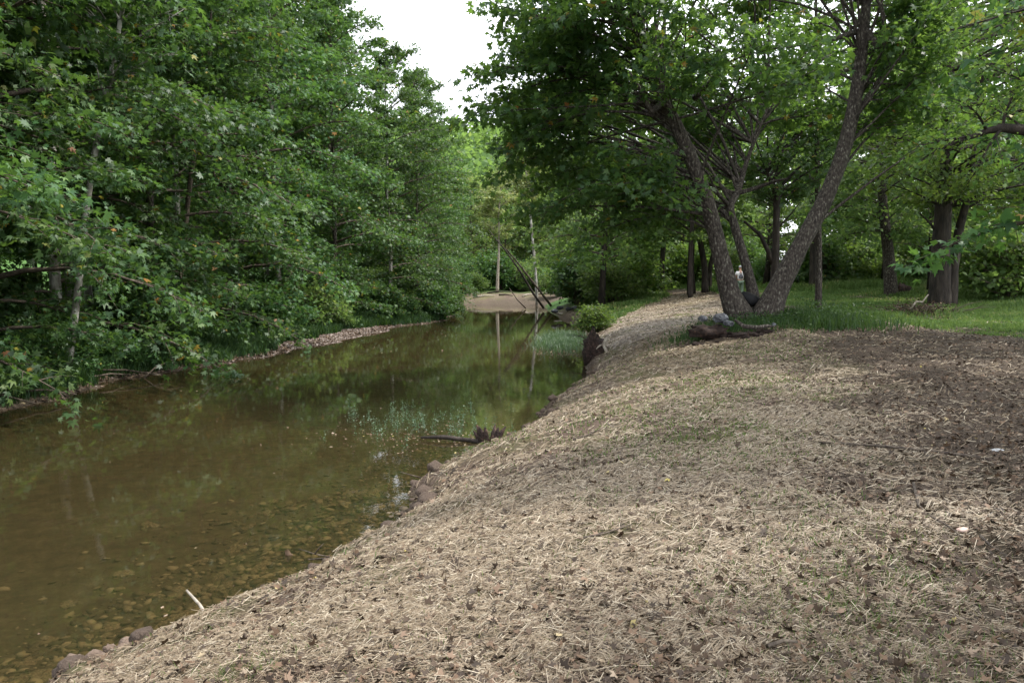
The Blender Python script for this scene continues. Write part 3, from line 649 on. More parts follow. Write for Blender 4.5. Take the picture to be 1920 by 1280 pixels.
for q, (x, D, s_) in enumerate([(-7.2, 88, 1.5), (-6.0, 92, 1.3), (5.2, 88.5, 1.5), (6.6, 86, 1.7), (4.4, 95, 1.4), (-4.6, 97.5, 1.2), (1.5, 98.5, 1.1)]):
    putbush(VB[[0, 2, 1][q % 3]], x, D, s_, q * 1.7, ["green bush at the water's left end of the far sandbank", "bush right behind the left-end bush of the sandbank", "bush beside the foot of the leaning dead poles", "bigger bush at the right end of the far sandbank", "bush at the back right corner of the sandbank", "small bush at the back left of the sandbank", "small bush behind the white-barked tree on the sandbank"][q], group="bushes round the far sandbank")
for q in range(34):
    yy = R.uniform(13, 28) if q % 2 else R.uniform(49, 80); x = float(edge_l(np.array([yy]))[0]) - R.uniform(.3, 1.5)
    putbush(VB[2], x, yy, R.uniform(.45, .95) * (1 if yy < 30 else 1.3), q, "low sycamore sapling drooping over the left waterline", group="saplings along the left waterline")
for q in range(78):
    yy = R.uniform(13, 78); x = float(edge_l(np.array([yy]))[0]) - 1.6 - 10 * R.uniform(0, 1) ** 1.5; putbush(VB[1 + q % 2], x, yy, R.uniform(.6, 1.4), q, "low dark bush in the shade under the left bank sycamores", group="undergrowth bushes of the left wood")

# ------------------------------------------------------------------ poles and far details
def pole(name, label, cat, pts, rads, m, group=None, sides=7, twigs=0, ground_it=False):
    ln = np.array([P(*q) for q in pts]) if not isinstance(pts[0], np.ndarray) else np.array(pts)
    base = ln[0].copy(); e = empty(name, base, label=label, cat=cat, group=group) if twigs else None
    mb = MB(); tube(mb, ln - base, rads, sides)
    if not twigs:
        o = mb.build(name, m, smooth=True, label=label, cat=cat, group=group); o.location = base; return o
    mb.build("trunk", m, e, smooth=True); rng = np.random.RandomState(len(label)); tw = MB()
    for q in range(twigs):
        s = rng.uniform(.25, 1) * (len(ln) - 1); i = min(int(s), len(ln) - 2); p = ln[i] + (ln[i + 1] - ln[i]) * (s - i) - base
        d = rng.normal(0, 1, 3); d[2] -= .2; d *= rng.uniform(.4, 1.6) / np.linalg.norm(d)
        tube(tw, bez(p, p + d * .5, p + d + [0, 0, .2], 4), [.03, .02, .015, .008], 3)
    tw.build("branches", m, e); return e
DP = 72.
pole("dead_tree", "shorter, right-hand one of two dead trunks leaning left at the bend", "dead tree", [(1034, 574, DP), (1012, 545, DP), (990, 517, DP), (965, 485, DP), (948, 466, DP)], [.12, .10, .09, .07, .04], M_STICK, twigs=26)
pole("dead_tree", "longer dead trunk leaning left, its tip reaching highest over the water", "dead tree", [(1020, 578, DP - 1), (1000, 550, DP - 1), (975, 508, DP - 1), (945, 466, DP - 1), (915, 430, DP - 1)], [.12, .11, .09, .07, .04], M_BARKD, twigs=16)
def slim(name, label, S, rad, m, cen, rr, n, leafm):
    custom_tree(name, label, [(S, rad)], limbs_cloud(S, cen, rr, n, 6, 9, .3, 1, 4), m, leafm, base=S[0])
DS = 96.
S = [gp(932, 543, DS), P(934, 500, DS), P(936, 460, DS), P(935, 400, DS), P(940, 330, DS)]
slim("pale_tree", "white-barked tree at the water end of the far sandbank, mirrored in the stream", S, [.22, .15, .13, .11, .06], M_WHITE, tuple(P(940, 380, DS)), (3.4, 3, 4.4), 50, M_GOLD)
DS = 84.
S = [gp(1007, 565, DS, -.3), P(1005, 520, DS), P(998, 440, DS), P(990, 360, DS), P(985, 300, DS)]
slim("pale_tree", "slender pale upright trunk rising behind the leaning dead poles", S, [.17, .14, .12, .1, .05], M_PALE, tuple(P(990, 330, DS)), (2.8, 2.5, 3.6), 36, M_GOLD)
pole("driftwood_branch", "thin dead branch poking out of the water left of the leaning poles", "branch", [(986, 578, 74), (970, 562, 74), (955, 540, 74)], [.07, .05, .03], M_STICK)
pole("driftwood_log", "white peeled log lying at the waterline below the sapling bush", "log", [(1040, 586, 60), (1058, 590, 59), (1080, 592, 58), (1100, 598, 57)], [.08, .1, .12, .1], M_WHITE)
pole("driftwood_log", "pale broken branch on the right shore just right of the white log", "log", [(1085, 598, 52), (1105, 596, 52), (1122, 602, 51)], [.06, .07, .04], M_WHITE)
pole("driftwood_log", "long dark log along the foot of the far sandbank", "log", [(888, 559, 98), (915, 561, 97), (945, 566, 95), (962, 569, 93)], [.12, .16, .14, .06], M_BARKD)
pole("fallen_branch", "grey dead branch leaning from the mud shore on the left", "branch", [(258, 720, 23.2), (290, 690, 23.5), (318, 676, 24), (345, 668, 25)], [.03, .022, .016, .008], M_STICK)
pole("driftwood_log", "short weathered log at the waterline on the left shore", "log", [(262, 705, 24.3), (285, 703, 24.3), (305, 706, 24)], [.05, .06, .05], M_WHITE)

for q, (x0, y0, L, a_) in enumerate([(-4.5, 90, 2.6, .3), (-1.5, 91.5, 1.8, -.5), (1.2, 90.5, 2.2, .9), (-3, 95, 3, -.1), (2.6, 93, 1.6, .2)]):
    h0 = hz(x0, y0) + .08; h1 = hz(x0 + L * math.cos(a_), y0 + L * math.sin(a_)) + .12
    pole("driftwood_branch", ["bleached branch at the left of the far sandbank", "short grey branch in the middle of the far sandbank", "branch on the right of the far sandbank near the pole foot", "long branch at the back of the far sandbank", "stubby branch at the right end of the far sandbank"][q], "branch", [np.array([x0, y0, h0]), np.array([x0 + L * .5 * math.cos(a_), y0 + L * .5 * math.sin(a_), (h0 + h1) / 2 + .1]), np.array([x0 + L * math.cos(a_), y0 + L * math.sin(a_), h1])], [.1, .08, .04], [M_WHITE, M_BARKD][q % 2])
for q, (x0, y0, L, a_) in enumerate([(-11.9, 18.6, 1.3, .5), (-11.8, 21.5, 1.7, 1.2), (-12.4, 22.6, 2.2, .2), (-11.7, 25.6, 1.2, .9), (-12.9, 17.6, 2.0, .1)]):
    h0 = max(hz(x0, y0), 0) + .03; x1, y1 = x0 + L * math.cos(a_), y0 + L * math.sin(a_); h1 = max(hz(x1, y1), 0) + .12
    pole("fallen_branch", ["thin branch on the left mud shore, closest to the camera", "crooked dead branch by the left water's edge", "longest dead branch in the left undergrowth", "short stick on the left shore beyond the grey leaning branch", "dead branch under the sycamores at the left edge"][q], "branch", [np.array([x0, y0, h0]), np.array([(x0 + x1) / 2, (y0 + y1) / 2, (h0 + h1) / 2 + .08]), np.array([x1, y1, h1])], [.035, .025, .012], M_STICK)
def rock_bm(seed, sx, sy, sz, det=3, rough=.18, sharp=False):
    bm = bmesh.new(); bmesh.ops.create_icosphere(bm, subdivisions=det, radius=1)
    rng = np.random.RandomState(seed); dirs = rng.normal(0, 1, (14, 3)); dirs /= np.linalg.norm(dirs, axis=1)[:, None]; lim = rng.uniform(.72, .98, 14)
    ph = rng.uniform(0, 6, 6)
    for v in bm.verts:
        c = np.array(v.co)
        for d, L in zip(dirs, lim):
            q = c @ d
            if q > L: c = c - d * (q - L) * (.9 if sharp else .6)
        c *= 1 + rough * (.5 * math.sin(5 * c[0] + ph[0]) * math.sin(4 * c[1] + ph[1]) + .4 * math.sin(9 * c[2] + ph[2]) * math.sin(11 * c[0] + ph[3]) + .25 * math.sin(21 * c[1] + ph[4]))
        v.co = (c[0] * sx, c[1] * sy, c[2] * sz)
    me = bpy.data.meshes.new("rock"); bm.to_mesh(me); bm.free()
    for pl in me.polygons: pl.use_smooth = not sharp
    return me
def rock(name, label, cat, loc, size, m, seed, rz=0, group=None, sharp=False, rough=.18, me=None):
    me = me or rock_bm(seed, *size, sharp=sharp, rough=rough)
    if not me.materials: me.materials.append(m)
    o = bpy.data.objects.new(name, me); sc.collection.objects.link(o); o.location = loc; o.rotation_euler = (0, 0, rz)
    return tag(o, label, cat, group)
# rocks and exposed soil at the foot of the mound
def at(u, v, D, dz=0): p = P(u, v, D); return (p[0], p[1], p[2] + dz)
rock("boulder", "largest blue grey boulder at the foot of the V-shaped sycamore", "rock", at(1352, 597, 21.6), (.22, .2, .15), M_ROCK, 3, .5, "rocks on the mound", True)
rock("boulder", "blue grey boulder lying left of the largest one on the mound", "rock", at(1318, 597, 21.6), (.15, .13, .09), M_ROCK, 4, 1., "rocks on the mound", True)
rock("boulder", "flat pale-streaked rock in front of the largest boulder on the mound", "rock", at(1366, 606, 21.3), (.17, .13, .09), M_ROCK, 5, 2., "rocks on the mound", True)
rock("boulder", "small light grey rock at the right end of the exposed root", "rock", at(1451, 608, 21.8), (.07, .06, .05), M_ROCK, 6, 0, "rocks on the mound", True)
rock("earth_ledge", "dark red eroded earth ledge under the boulders of the mound", "earth ledge", at(1332, 614, 21.8, -.12), (.55, .45, .2), M_DSOIL, 7, .1, rough=.5)
rock("earth_ledge", "low reddish earth shelf in front of the exposed root", "earth ledge", at(1400, 618, 21.6, -.16), (.7, .4, .09), M_DSOIL, 8, -.1, rough=.5)
pole("tree_root", "thick grey root running along the mound in front of the grass", "root", [(1378, 600, 21.6), (1395, 612, 21.3), (1420, 614, 21.3), (1440, 611, 21.4), (1449, 612, 21.5)], [.04, .065, .06, .05, .03], M_BARK)
for q, (u, v) in enumerate([(1050, 577), (1066, 579), (1078, 577), (1040, 583), (1092, 583)]):
    rock("shore_rock", ["grey rock on the shore behind the white log", "blue grey rock beside the tall waterside bush", "rounded dark rock under the sapling bush", "low wet rock at the tip of the white log", "brown rock on the shore right of the other shore rocks"][q], "rock", at(u, v, 60 - q), (.3, .24, .16), M_ROCK, 20 + q, q, "rocks on the right shore")
# upturned root ball on the right bank
e = empty("root_ball", at(1112, 668, 27), label="upturned dark root ball of a fallen stump at the water's edge", cat="root ball")
rt = rock_bm(31, .36, .4, .75, rough=.55); rt.materials.append(M_DSOIL); o = bpy.data.objects.new("soil_clump", rt); sc.collection.objects.link(o); o.parent = e; o.location = (0, 0, .1)
rt = rock_bm(32, .5, .45, .38, rough=.55); rt.materials.append(M_DSOIL); o = bpy.data.objects.new("soil_clump", rt); sc.collection.objects.link(o); o.parent = e; o.location = (.35, .0, -.15)
rng = np.random.RandomState(8); mr = MB()
for q in range(60):
    d = rng.normal(0, 1, 3); d /= np.linalg.norm(d); p = d * [.3, .35, .65]; L = rng.uniform(.2, .55)
    tube(mr, bez(p, p + d * L * .6 + rng.normal(0, .06, 3), p + d * L + rng.normal(0, .12, 3) - [0, 0, .1], 5), np.linspace(rng.uniform(.008, .022), .003, 5), 4)
mr.build("roots", M_STICK, e)
b_ = np.array(at(1112, 668, 27)); ln = np.array([P(1144, 628, 26.6), P(1136, 636, 26.5), P(1131, 646, 26.5), P(1138, 660, 26.4), P(1136, 672, 26.4)]) - b_
mr = MB(); tube(mr, ln, [.02, .05, .06, .06, .04], 6); tube(mr, np.array([P(1131, 646, 26.5), P(1124, 648, 26.4), P(1118, 654, 26.3)]) - b_, [.035, .03, .015], 5); mr.build("peeled_root", M_WHITE, e, smooth=True, label="bleached white root")
# dark stump in the water
c0 = G(918, 828, 0)
e = empty("stump", tuple(c0), label="small black rotten stump standing at the water's edge by the floating weed", cat="stump"); e.scale = (1.7, 1.7, 1.5)
mr = MB(); rng = np.random.RandomState(9)
for q in range(16):
    a = rng.uniform(0, 6.28); p = np.array([math.cos(a) * .07, math.sin(a) * .07, -.1]); L = rng.uniform(.15, .34)
    tube(mr, bez(p, p + [math.cos(a) * .03, 0, L * .6], p + [math.cos(a) * rng.uniform(0, .12), math.sin(a) * .06, L], 4), [.045, .04, .03, .008], 5)
mr.build("splintered_wood", M_DSOIL, e)
mr = MB(); tube(mr, np.array([(-.75, .1, .03), (-.5, .05, .05), (-.2, 0, .02), (.05, -.05, -.02)]), [.015, .03, .03, .03], 5); mr.build("root", M_BARKD, e)

# ------------------------------------------------------------------ sticks on the near bank
def gpt(u, v, dz=0.0):
    "pixel -> point on the terrain"
    z = 0.0
    for _ in range(30):
        p = G(u, v, z); z = .6 * z + .4 * max(hz(p[0], p[1]), 0)
    return np.array([p[0], p[1], z + dz])
def lstick(name, label, uv, r, m, cat="stick", group=None, lift=.03, ends=None):
    r *= 1.3
    pts = [gpt(u, v, lift) for u, v in uv]
    return pole(name, label, cat, pts, np.linspace(r, r * .45, len(pts)), m, group)
lstick("stick", "long thin dark stick lying across the straw at the right", [(1838, 863), (1780, 856), (1720, 848), (1650, 841), (1580, 836), (1535, 834)], .014, M_STICK)
lstick("stick", "bent dark stick running down towards the pink stone", [(1712, 912), (1722, 955), (1745, 975), (1775, 992), (1800, 1012)], .009, M_STICK)
lstick("stick", "short dark stick in the leaf litter below the bent stick", [(1838, 1012), (1855, 1030), (1872, 1040)], .008, M_STICK)
lstick("stick", "thin curved twig lying on the straw in the middle of the slope", [(1095, 1015), (1130, 1008), (1160, 998), (1185, 990)], .006, M_STICK)
lstick("stick", "small broken stick below the centre, on the straw near the bottom edge", [(1440, 1222), (1470, 1212), (1500, 1216), (1515, 1235)], .009, M_STICK)
lstick("stick", "small twig pile stick on the middle slope above the curved twig", [(1075, 828), (1100, 820), (1130, 806)], .01, M_STICK)
a = gpt(395, 1166, .01); b = a + np.array([-.32, .33, .16]); b = P(350, 1106, a[1] + .32)
pole("stick", "pale bare stick poking up out of the water at the near bank", "stick", [a, (a + b) / 2 + [.01, 0, .01], b], [.016, .014, .010], M_WHITE)
a = gpt(845, 892, 0); pole("stick", "short dark stick standing up at the edge of the bright sky reflection", "stick", [a, P(850, 882, a[1]), P(858, 872, a[1])], [.02, .014, .008], M_STICK)
a = gpt(792, 898, 0.02); pole("stick", "thin twig stretching from the bank over the water left of the bright reflection", "stick", [a, P(770, 890, a[1]), P(750, 884, a[1])], [.012, .009, .004], M_STICK)
# twig with a hanging brown leaf
a = gpt(622, 1048, .02); e = empty("twig", tuple(a), label="grey forked twig with a curled brown leaf caught on its tip over the water", cat="twig")
mr = MB()
for pts in [[a, P(590, 1038, a[1]), P(560, 1028, a[1] + .1)], [a, P(580, 1048, a[1]), P(548, 1056, a[1] + .1)], [P(590, 1038, a[1]), P(600, 1025, a[1]), P(607, 1018, a[1])]]:
    tube(mr, np.array(pts) - a, [.009, .006, .003], 5)
mr.build("twig_wood", M_STICK, e)
mr = MB(); c = P(541, 1043, a[1] + .1) - a; g = []
for q in range(9):
    t = q / 8; wd_ = .045 * math.sin(math.pi * (t * .85 + .1)) + .006
    for s_i in (-1, 0, 1): g.append(c + np.array([(.07 - .13 * (t - .0)) * -.35 + s_i * wd_ * .8, abs(s_i) * wd_ * .7, .07 - .15 * t + .012 * math.sin(q * 2 + s_i)]))
F = []
for q in range(8):
    for s_i in (0, 1): F.append((q * 3 + s_i, q * 3 + s_i + 1, q * 3 + s_i + 4, q * 3 + s_i + 3))
mr.add(np.array(g), [F], .8); mr.build("curled_leaf", M_DEAD, e)
p = gpt(1805, 996, .012); rock("stone", "smooth pink stone beside the end of the bent stick", "stone", tuple(p), (.045, .025, .018), simple("pink_stone", [(.3, (.4, .27, .22)), (.7, (.6, .45, .38))], rough=.6), 41, .2)
p = gpt(1870, 845, .008); rock("stone", "flat pale grey stone in the leaf litter near the right edge", "stone", tuple(p), (.07, .05, .014), simple("pale_stone", [(.3, (.3, .31, .32)), (.7, (.42, .43, .44))], rough=.6), 42, .2)
# clods of clay at the waterline
clods = [(138, 1240, .085), (178, 1236, .10), (212, 1232, .06), (245, 1205, .085), (268, 1196, .07), (228, 1214, .06), (296, 1192, .05), (205, 1212, .045), (120, 1262, .07), (150, 1262, .06)]
clab = ["rounded clay clod at the water, second from the bottom left corner", "largest clay clod of the row at the bottom left", "clay clod tucked right of the largest one", "lumpy clay clod in the upper part of the row", "clay clod near the top right end of the row", "small clay clod in the middle of the row", "clay clod topmost and rightmost of the row", "smallest clay clod, on the water side of the row", "clay clod lowest of the row, by the bottom edge", "half buried clay clod just below the largest one"]
for q, (u, v, s) in enumerate(clods):
    p = G(u, v, .06); rock("clay_clod", clab[q], "clod", (p[0], p[1], .04), (s * 1.15, s, s * .85), M_SOIL, 60 + q, q, "clay clods at the bottom left waterline", rough=.3)
rng = np.random.RandomState(77)
CM = [rock_bm(80 + q, 1, 1, .7, det=2, rough=.35) for q in range(4)]
for me in CM: me.materials.append(M_SOIL)
CD = [rock_bm(180 + q, 1, 1, .7, det=2, rough=.45) for q in range(3)]
for me in CD: me.materials.append(M_DSOIL)
for q in range(230):
    yy = 4.6 * math.exp(rng.uniform(0, 1.65)); x = float(edge_r(np.array([yy]))[0]) + rng.uniform(-.12, .3); s = (.015 + .085 * rng.rand() ** 2.5) * (1 + yy * .04)
    o = rock("clay_clod", "small crumbled clay lump along the waterline of the right bank", "clod", (x, yy, hz(x, yy) + s * .2), None, None, 0, rng.uniform(0, 6), "small clay lumps along the near waterline", me=CM[q % 4]); o.scale = (s, s, s)
for q in range(120):
    yy = 3 * math.exp(rng.uniform(0, 1.6)); x = rng.uniform(-.55, .62) * yy
    if x < float(edge_r(np.array([yy]))[0]) + .4: continue
    s = rng.uniform(.012, .035); o = rock("clay_clod", "small brown clod lying in the straw of the slope", "clod", (x, yy, hz(x, yy) + s * .3), None, None, 0, rng.uniform(0, 6), "small clods in the straw", me=CM[q % 4]); o.scale = (s, s, s)
for q in range(44):
    p = at(rng.uniform(1292, 1450), 612, rng.uniform(21.0, 22.3)); s = rng.uniform(.04, .13)
    o = rock("earth_clod", "dark red earth clod on the eroded foot of the mound", "clod", (p[0], p[1], hz(p[0], p[1]) + s * .2), None, None, 0, rng.uniform(0, 6), "earth clods at the foot of the mound", me=CD[q % 3]); o.scale = (s * 1.3, s, s)
# slabs under the water near the bank
SM_ = [rock_bm(90 + q, 1, .7, .2, det=3, rough=.3, sharp=True) for q in range(8)]
for me in SM_: me.materials.append(M_BEDROCK)
for q in range(295):
    yy = 5 * math.exp(rng.uniform(0, 1.0)); x = float(edge_r(np.array([yy]))[0]) - .15 - abs(rng.normal(0, 1.5))
    s = .035 + .10 * rng.rand() ** 2; o = rock("streambed_stone", "flat brown stone lying on the bed under the clear shallow water", "stone", (x, yy, hz(x, yy) + .01), None, None, 0, rng.uniform(0, 6), "flat stones on the stream bed", me=SM_[q % 8]); o.scale = (s, s, s * 1.2); o.rotation_euler = (rng.normal(0, .2), rng.normal(0, .2), rng.uniform(0, 6))

# ------------------------------------------------------------------ brush pile
e = empty("brush_pile", tuple(gp(1720, 572, 29, 0)), label="low pile of dead brown brush in the grass beside the dark double trunk", cat="brush pile")
b_ = np.array(gp(1720, 572, 29, 0)); mr = MB(); dl = MB(); rng = np.random.RandomState(4)
for q in range(90):
    p = np.array([rng.normal(0, .6), rng.normal(0, .4), 0]); d = np.array([rng.normal(0, .5), rng.normal(0, .3), rng.uniform(.05, .3)])
    tube(mr, bez(p, p + d + [0, 0, .15], p + d * 2 * rng.uniform(.5, 1), 4), [.014, .011, .008, .004], 4)
pp = rng.normal(0, 1, (900, 3)) * [.6, .4, .14] + [0, 0, .22]; leaves(dl, pp, rng.normal(0, 1, (900, 3)), .08, rng, 1, .9, rnd=rng.uniform(.2, .8, 900))
mr.build("twigs", M_STICK, e); dl.build("dead_leaves", M_DEAD, e)
mr = MB(); ln = np.array([P(1706, 580, 28), P(1713, 572, 28), P(1718, 565, 28), P(1730, 566, 28), P(1737, 556, 28), P(1741, 552, 28)]) - b_; tube(mr, ln, [.012, .03, .035, .03, .025, .015], 5); mr.build("bleached_branch", M_WHITE, e)
rock("stump", "low dark stump right behind the grey leaning trunk", "stump", tuple(gp(1690, 540, 44, .25)), (.4, .35, .4), M_DSOIL, 44, 0, rough=.5)
# black object lying in the fork
fk = rock_bm(51, .1, .1, .1)
mr = MB(); c0 = P(1391, 549, D0 + .2); ln = np.array([P(1390, 550, D0 + .35), P(1397, 556, D0 + .3), P(1406, 562, D0 + .28), P(1415, 562, D0 + .28), P(1422, 560, D0 + .3)])
tube(mr, ln - c0, [.09, .17, .2, .17, .08], 12); o = mr.build("black_bag", plain("black_cloth", (.006, .006, .008), .8), smooth=True, label="black bundle slumped in the fork between the sycamore's stems", cat="bag"); o.location = c0

# ------------------------------------------------------------------ person
def skin_mesh(name, verts, edges, radii, m, parent, sub=2, root=0):
    me = bpy.data.meshes.new(name); me.from_pydata(verts, edges, []); o = bpy.data.objects.new(name, me); sc.collection.objects.link(o)
    sk = o.modifiers.new("skin", 'SKIN'); me.skin_vertices[0].data[root].use_root = True
    for i_, r_ in enumerate(radii): me.skin_vertices[0].data[i_].radius = r_ if isinstance(r_, tuple) else (r_, r_)
    sb = o.modifiers.new("sub", 'SUBSURF'); sb.levels = sub; sb.render_levels = sub
    dg = bpy.context.evaluated_depsgraph_get(); m2 = bpy.data.meshes.new_from_object(o.evaluated_get(dg))
    bpy.data.objects.remove(o); m2.materials.clear(); m2.materials.append(m)
    for pl in m2.polygons: pl.use_smooth = True
    o = bpy.data.objects.new(name, m2); sc.collection.objects.link(o); o.parent = parent; return o
M_SKIN = plain("skin", (.42, .24, .17), .55); M_SHIRT = plain("white_shirt", (.72, .70, .69), .8); M_PANT = plain("green_trousers", (.16, .22, .16), .8); M_CAP = plain("grey_cap", (.32, .35, .37), .8); M_PRINT = plain("dark_print", (.09, .09, .12), .8); M_SHOE = plain("shoe", (.03, .03, .03), .6)
DPn = 46.
pg = gp(1387, 568, DPn, 0)
pe = empty("person", tuple(pg), label="person in a white printed t-shirt and grey cap standing behind the sycamore", cat="person")
bv = [(0, 0, .95), (0, 0, 1.15), (0, .01, 1.36), (0, .02, 1.48), (0, .05, 1.58), (0, .07, 1.66), (0, .07, 1.73),
      (-.19, .02, 1.41), (-.24, .06, 1.14), (-.17, .22, .98), (-.13, .28, .93), (.19, .02, 1.41), (.24, .06, 1.14), (.17, .22, .98), (.13, .28, .93),
      (-.1, 0, .9), (-.11, .02, .5), (-.12, -.02, .08), (-.12, .12, .03), (.1, 0, .9), (.11, .02, .5), (.12, -.02, .08), (.12, .12, .03)]
be = [(0, 1), (1, 2), (2, 3), (3, 4), (4, 5), (5, 6), (2, 7), (7, 8), (8, 9), (9, 10), (2, 11), (11, 12), (12, 13), (13, 14), (0, 15), (15, 16), (16, 17), (17, 18), (0, 19), (19, 20), (20, 21), (21, 22)]
br = [(.13, .1), (.13, .1), (.15, .1), .06, .06, .085, .07, .05, .04, .032, .03, .05, .04, .032, .03, .085, .06, .04, .04, .085, .06, .04, .04]
skin_mesh("body", bv, be, br, M_SKIN, pe)
skin_mesh("shirt", [(0, 0, .93), (0, 0, 1.12), (0, .01, 1.34), (0, .02, 1.45), (-.2, .02, 1.40), (-.235, .05, 1.22), (.2, .02, 1.40), (.235, .05, 1.22)], [(0, 1), (1, 2), (2, 3), (2, 4), (4, 5), (2, 6), (6, 7)], [(.19, .135), (.185, .13), (.19, .13), (.09, .08), .085, .08, .085, .08], M_SHIRT, pe)
skin_mesh("trousers", [(0, 0, .92), (-.1, 0, .85), (-.115, .02, .5), (-.12, -.02, .12), (.1, 0, .85), (.115, .02, .5), (.12, -.02, .12)], [(0, 1), (1, 2), (2, 3), (0, 4), (4, 5), (5, 6)], [(.165, .125), .115, .09, .075, .115, .09, .075], M_PANT, pe)
for s_i in (-1, 1):
    me = rock_bm(70, .055, .14, .05, rough=.02); me.materials.append(M_SHOE); o = bpy.data.objects.new("shoe", me); sc.collection.objects.link(o); o.parent = pe; o.location = (.12 * s_i, .06, .05)
mr = MB(); nA = 12
V = []; F = []
for i_ in range(5):
    ph = i_ / 4 * math.pi / 2
    for j_ in range(nA): a_ = j_ / nA * 6.283; V.append((math.cos(a_) * .098 * math.cos(ph), .07 + math.sin(a_) * .112 * math.cos(ph), 1.715 + .09 * math.sin(ph)))
for i_ in range(4):
    for j_ in range(nA): F.append((i_ * nA + j_, i_ * nA + (j_ + 1) % nA, (i_ + 1) * nA + (j_ + 1) % nA, (i_ + 1) * nA + j_))
mr.add(V, [F]); mr.add([(-.075, .16, 1.72), (.075, .16, 1.72), (.055, .26, 1.70), (-.055, .26, 1.70), (-.075, .16, 1.73), (.075, .16, 1.73), (.055, .26, 1.71), (-.055, .26, 1.71)], [[(0, 1, 2, 3), (4, 5, 6, 7), (1, 2, 6, 5), (0, 3, 7, 4), (3, 2, 6, 7)]])
mr.build("cap", M_CAP, pe, smooth=True)
# illegible dark print on the back: a row of uprights under a small line
mr = MB()
for (x0, z0, x1, z1) in [(-.10, 1.33, .08, 1.355), (-.11, 1.06, -.085, 1.24), (-.065, 1.05, -.035, 1.27), (-.005, 1.04, .02, 1.28), (.05, 1.05, .075, 1.26), (.095, 1.07, .115, 1.22), (-.03, 1.26, .06, 1.285), (-.08, 1.15, -.05, 1.17), (.02, 1.12, .06, 1.14)]:
    yv = -.158; mr.add([(x0, yv, z0), (x1, yv, z0), (x1, yv, z1), (x0, yv, z1), (x0, yv + .06, z0), (x1, yv + .06, z0), (x1, yv + .06, z1), (x0, yv + .06, z1)], [[(0, 1, 2, 3), (1, 5, 6, 2), (4, 0, 3, 7), (3, 2, 6, 7), (0, 4, 5, 1)]])
mr.build("shirt_print", M_PRINT, pe)

# ------------------------------------------------------------------ ground cover
def slopes(x, y_):
    e_ = .05; return (height(x + e_, y_) - height(x - e_, y_)) / (2 * e_), (height(x, y_ + e_) - height(x, y_ - e_)) / (2 * e_)
def sample_right(n, d0, d1, rng, lo=-.7, hi=.72):
    D = d0 * np.exp(rng.rand(n) * math.log(d1 / d0)); x = rng.uniform(lo, hi, n) * D
    return x, D
rng = np.random.RandomState(21)
x, D = sample_right(900000, 2.4, 60, rng)
d = x - edge_r(D); zz = height(x, D)
st, gr, lt = zones(x, D, zz)
patch = ss(-.16, .10, fbm(x, D, 1.1, 4) + .35 * fbm(x, D, 5, 2))
keep = (d > .03) & (rng.rand(len(x)) < (.28 + .72 * patch) * st * (1 - .88 * bare(x, D)) * (1 - .93 * gr) * (1 - .9 * lt)) & ((D < 55))
x, D = x[keep], D[keep]; N = len(x)
gx, gy = slopes(x, D)
L = rng.uniform(.025, .10, N) * (1 + D * .02) * np.where(rng.rand(N) > .93, 1.7, 1); a = rng.normal(0.2, .9, N)
dx, dy = np.cos(a) * L / 2, np.sin(a) * L / 2; wv = np.maximum(.0008, .00035 * D) * rng.uniform(.6, 1.3, N)
px, py = -np.sin(a) * wv, np.cos(a) * wv
z0 = height(x, D) + rng.uniform(.002, .022, N); tl = rng.normal(0, .12, N) * L
V = np.stack([np.stack([x - dx - px, D - dy - py, z0 - gx * dx - gy * dy - tl], 1), np.stack([x + dx - px, D + dy - py, z0 + gx * dx + gy * dy + tl], 1),
              np.stack([x + dx + px, D + dy + py, z0 + gx * dx + gy * dy + tl + wv], 1), np.stack([x - dx + px, D - dy + py, z0 - gx * dx - gy * dy - tl + wv], 1)], 1).reshape(-1, 3)
mb = MB(); mb.add(V, [np.arange(N * 4).reshape(-1, 4)], np.repeat(np.clip(rng.normal(.55, .25, N), 0, 1), 4))
mb.build("straw_mulch", M_STRAW, kind="stuff", label="loose straw mulch scattered over the near bank", cat="straw")
# dead leaves
x, D = sample_right(170000, 2.4, 60, rng); zz = height(x, D); st, gr, lt = zones(x, D, zz); d = x - edge_r(D)
keep = (d > .05) & (rng.rand(len(x)) < (.34 + .5 * ss(-.1, .25, fbm(x + 50, D, .9, 3)) + .6 * lt) * (1 - .8 * gr)); x, D, zz = x[keep], D[keep], zz[keep]; N = len(x)
mb = MB(); leaves(mb, np.stack([x, D, zz + rng.uniform(.004, .03, N)], 1), rng.normal(0, 1, (N, 3)) * [1, 1, .2], (.011 + .048 * rng.rand(N) ** 3) * (1 + .02 * D), rng, 3, .45, droop=0, rnd=np.where(rng.rand(N) > .93, rng.uniform(.7, 1, N), rng.beta(2, 3, N)))
yy = rng.normal(37, 11, 9000).clip(14, 78); xx = edge_l(yy) - rng.exponential(.7, 9000) + .15; z2 = height(xx, yy); kk = z2 > .0
leaves(mb, np.stack([xx, yy, z2 + .02], 1)[kk], rng.normal(0, 1, (kk.sum(), 3)) * [1, 1, .2], .09, rng, 3, .35, droop=0, rnd=rng.beta(3, 2, kk.sum()))
mb.build("fallen_leaves", M_DEAD, kind="stuff", label="brown fallen leaves littering both banks", cat="leaves")
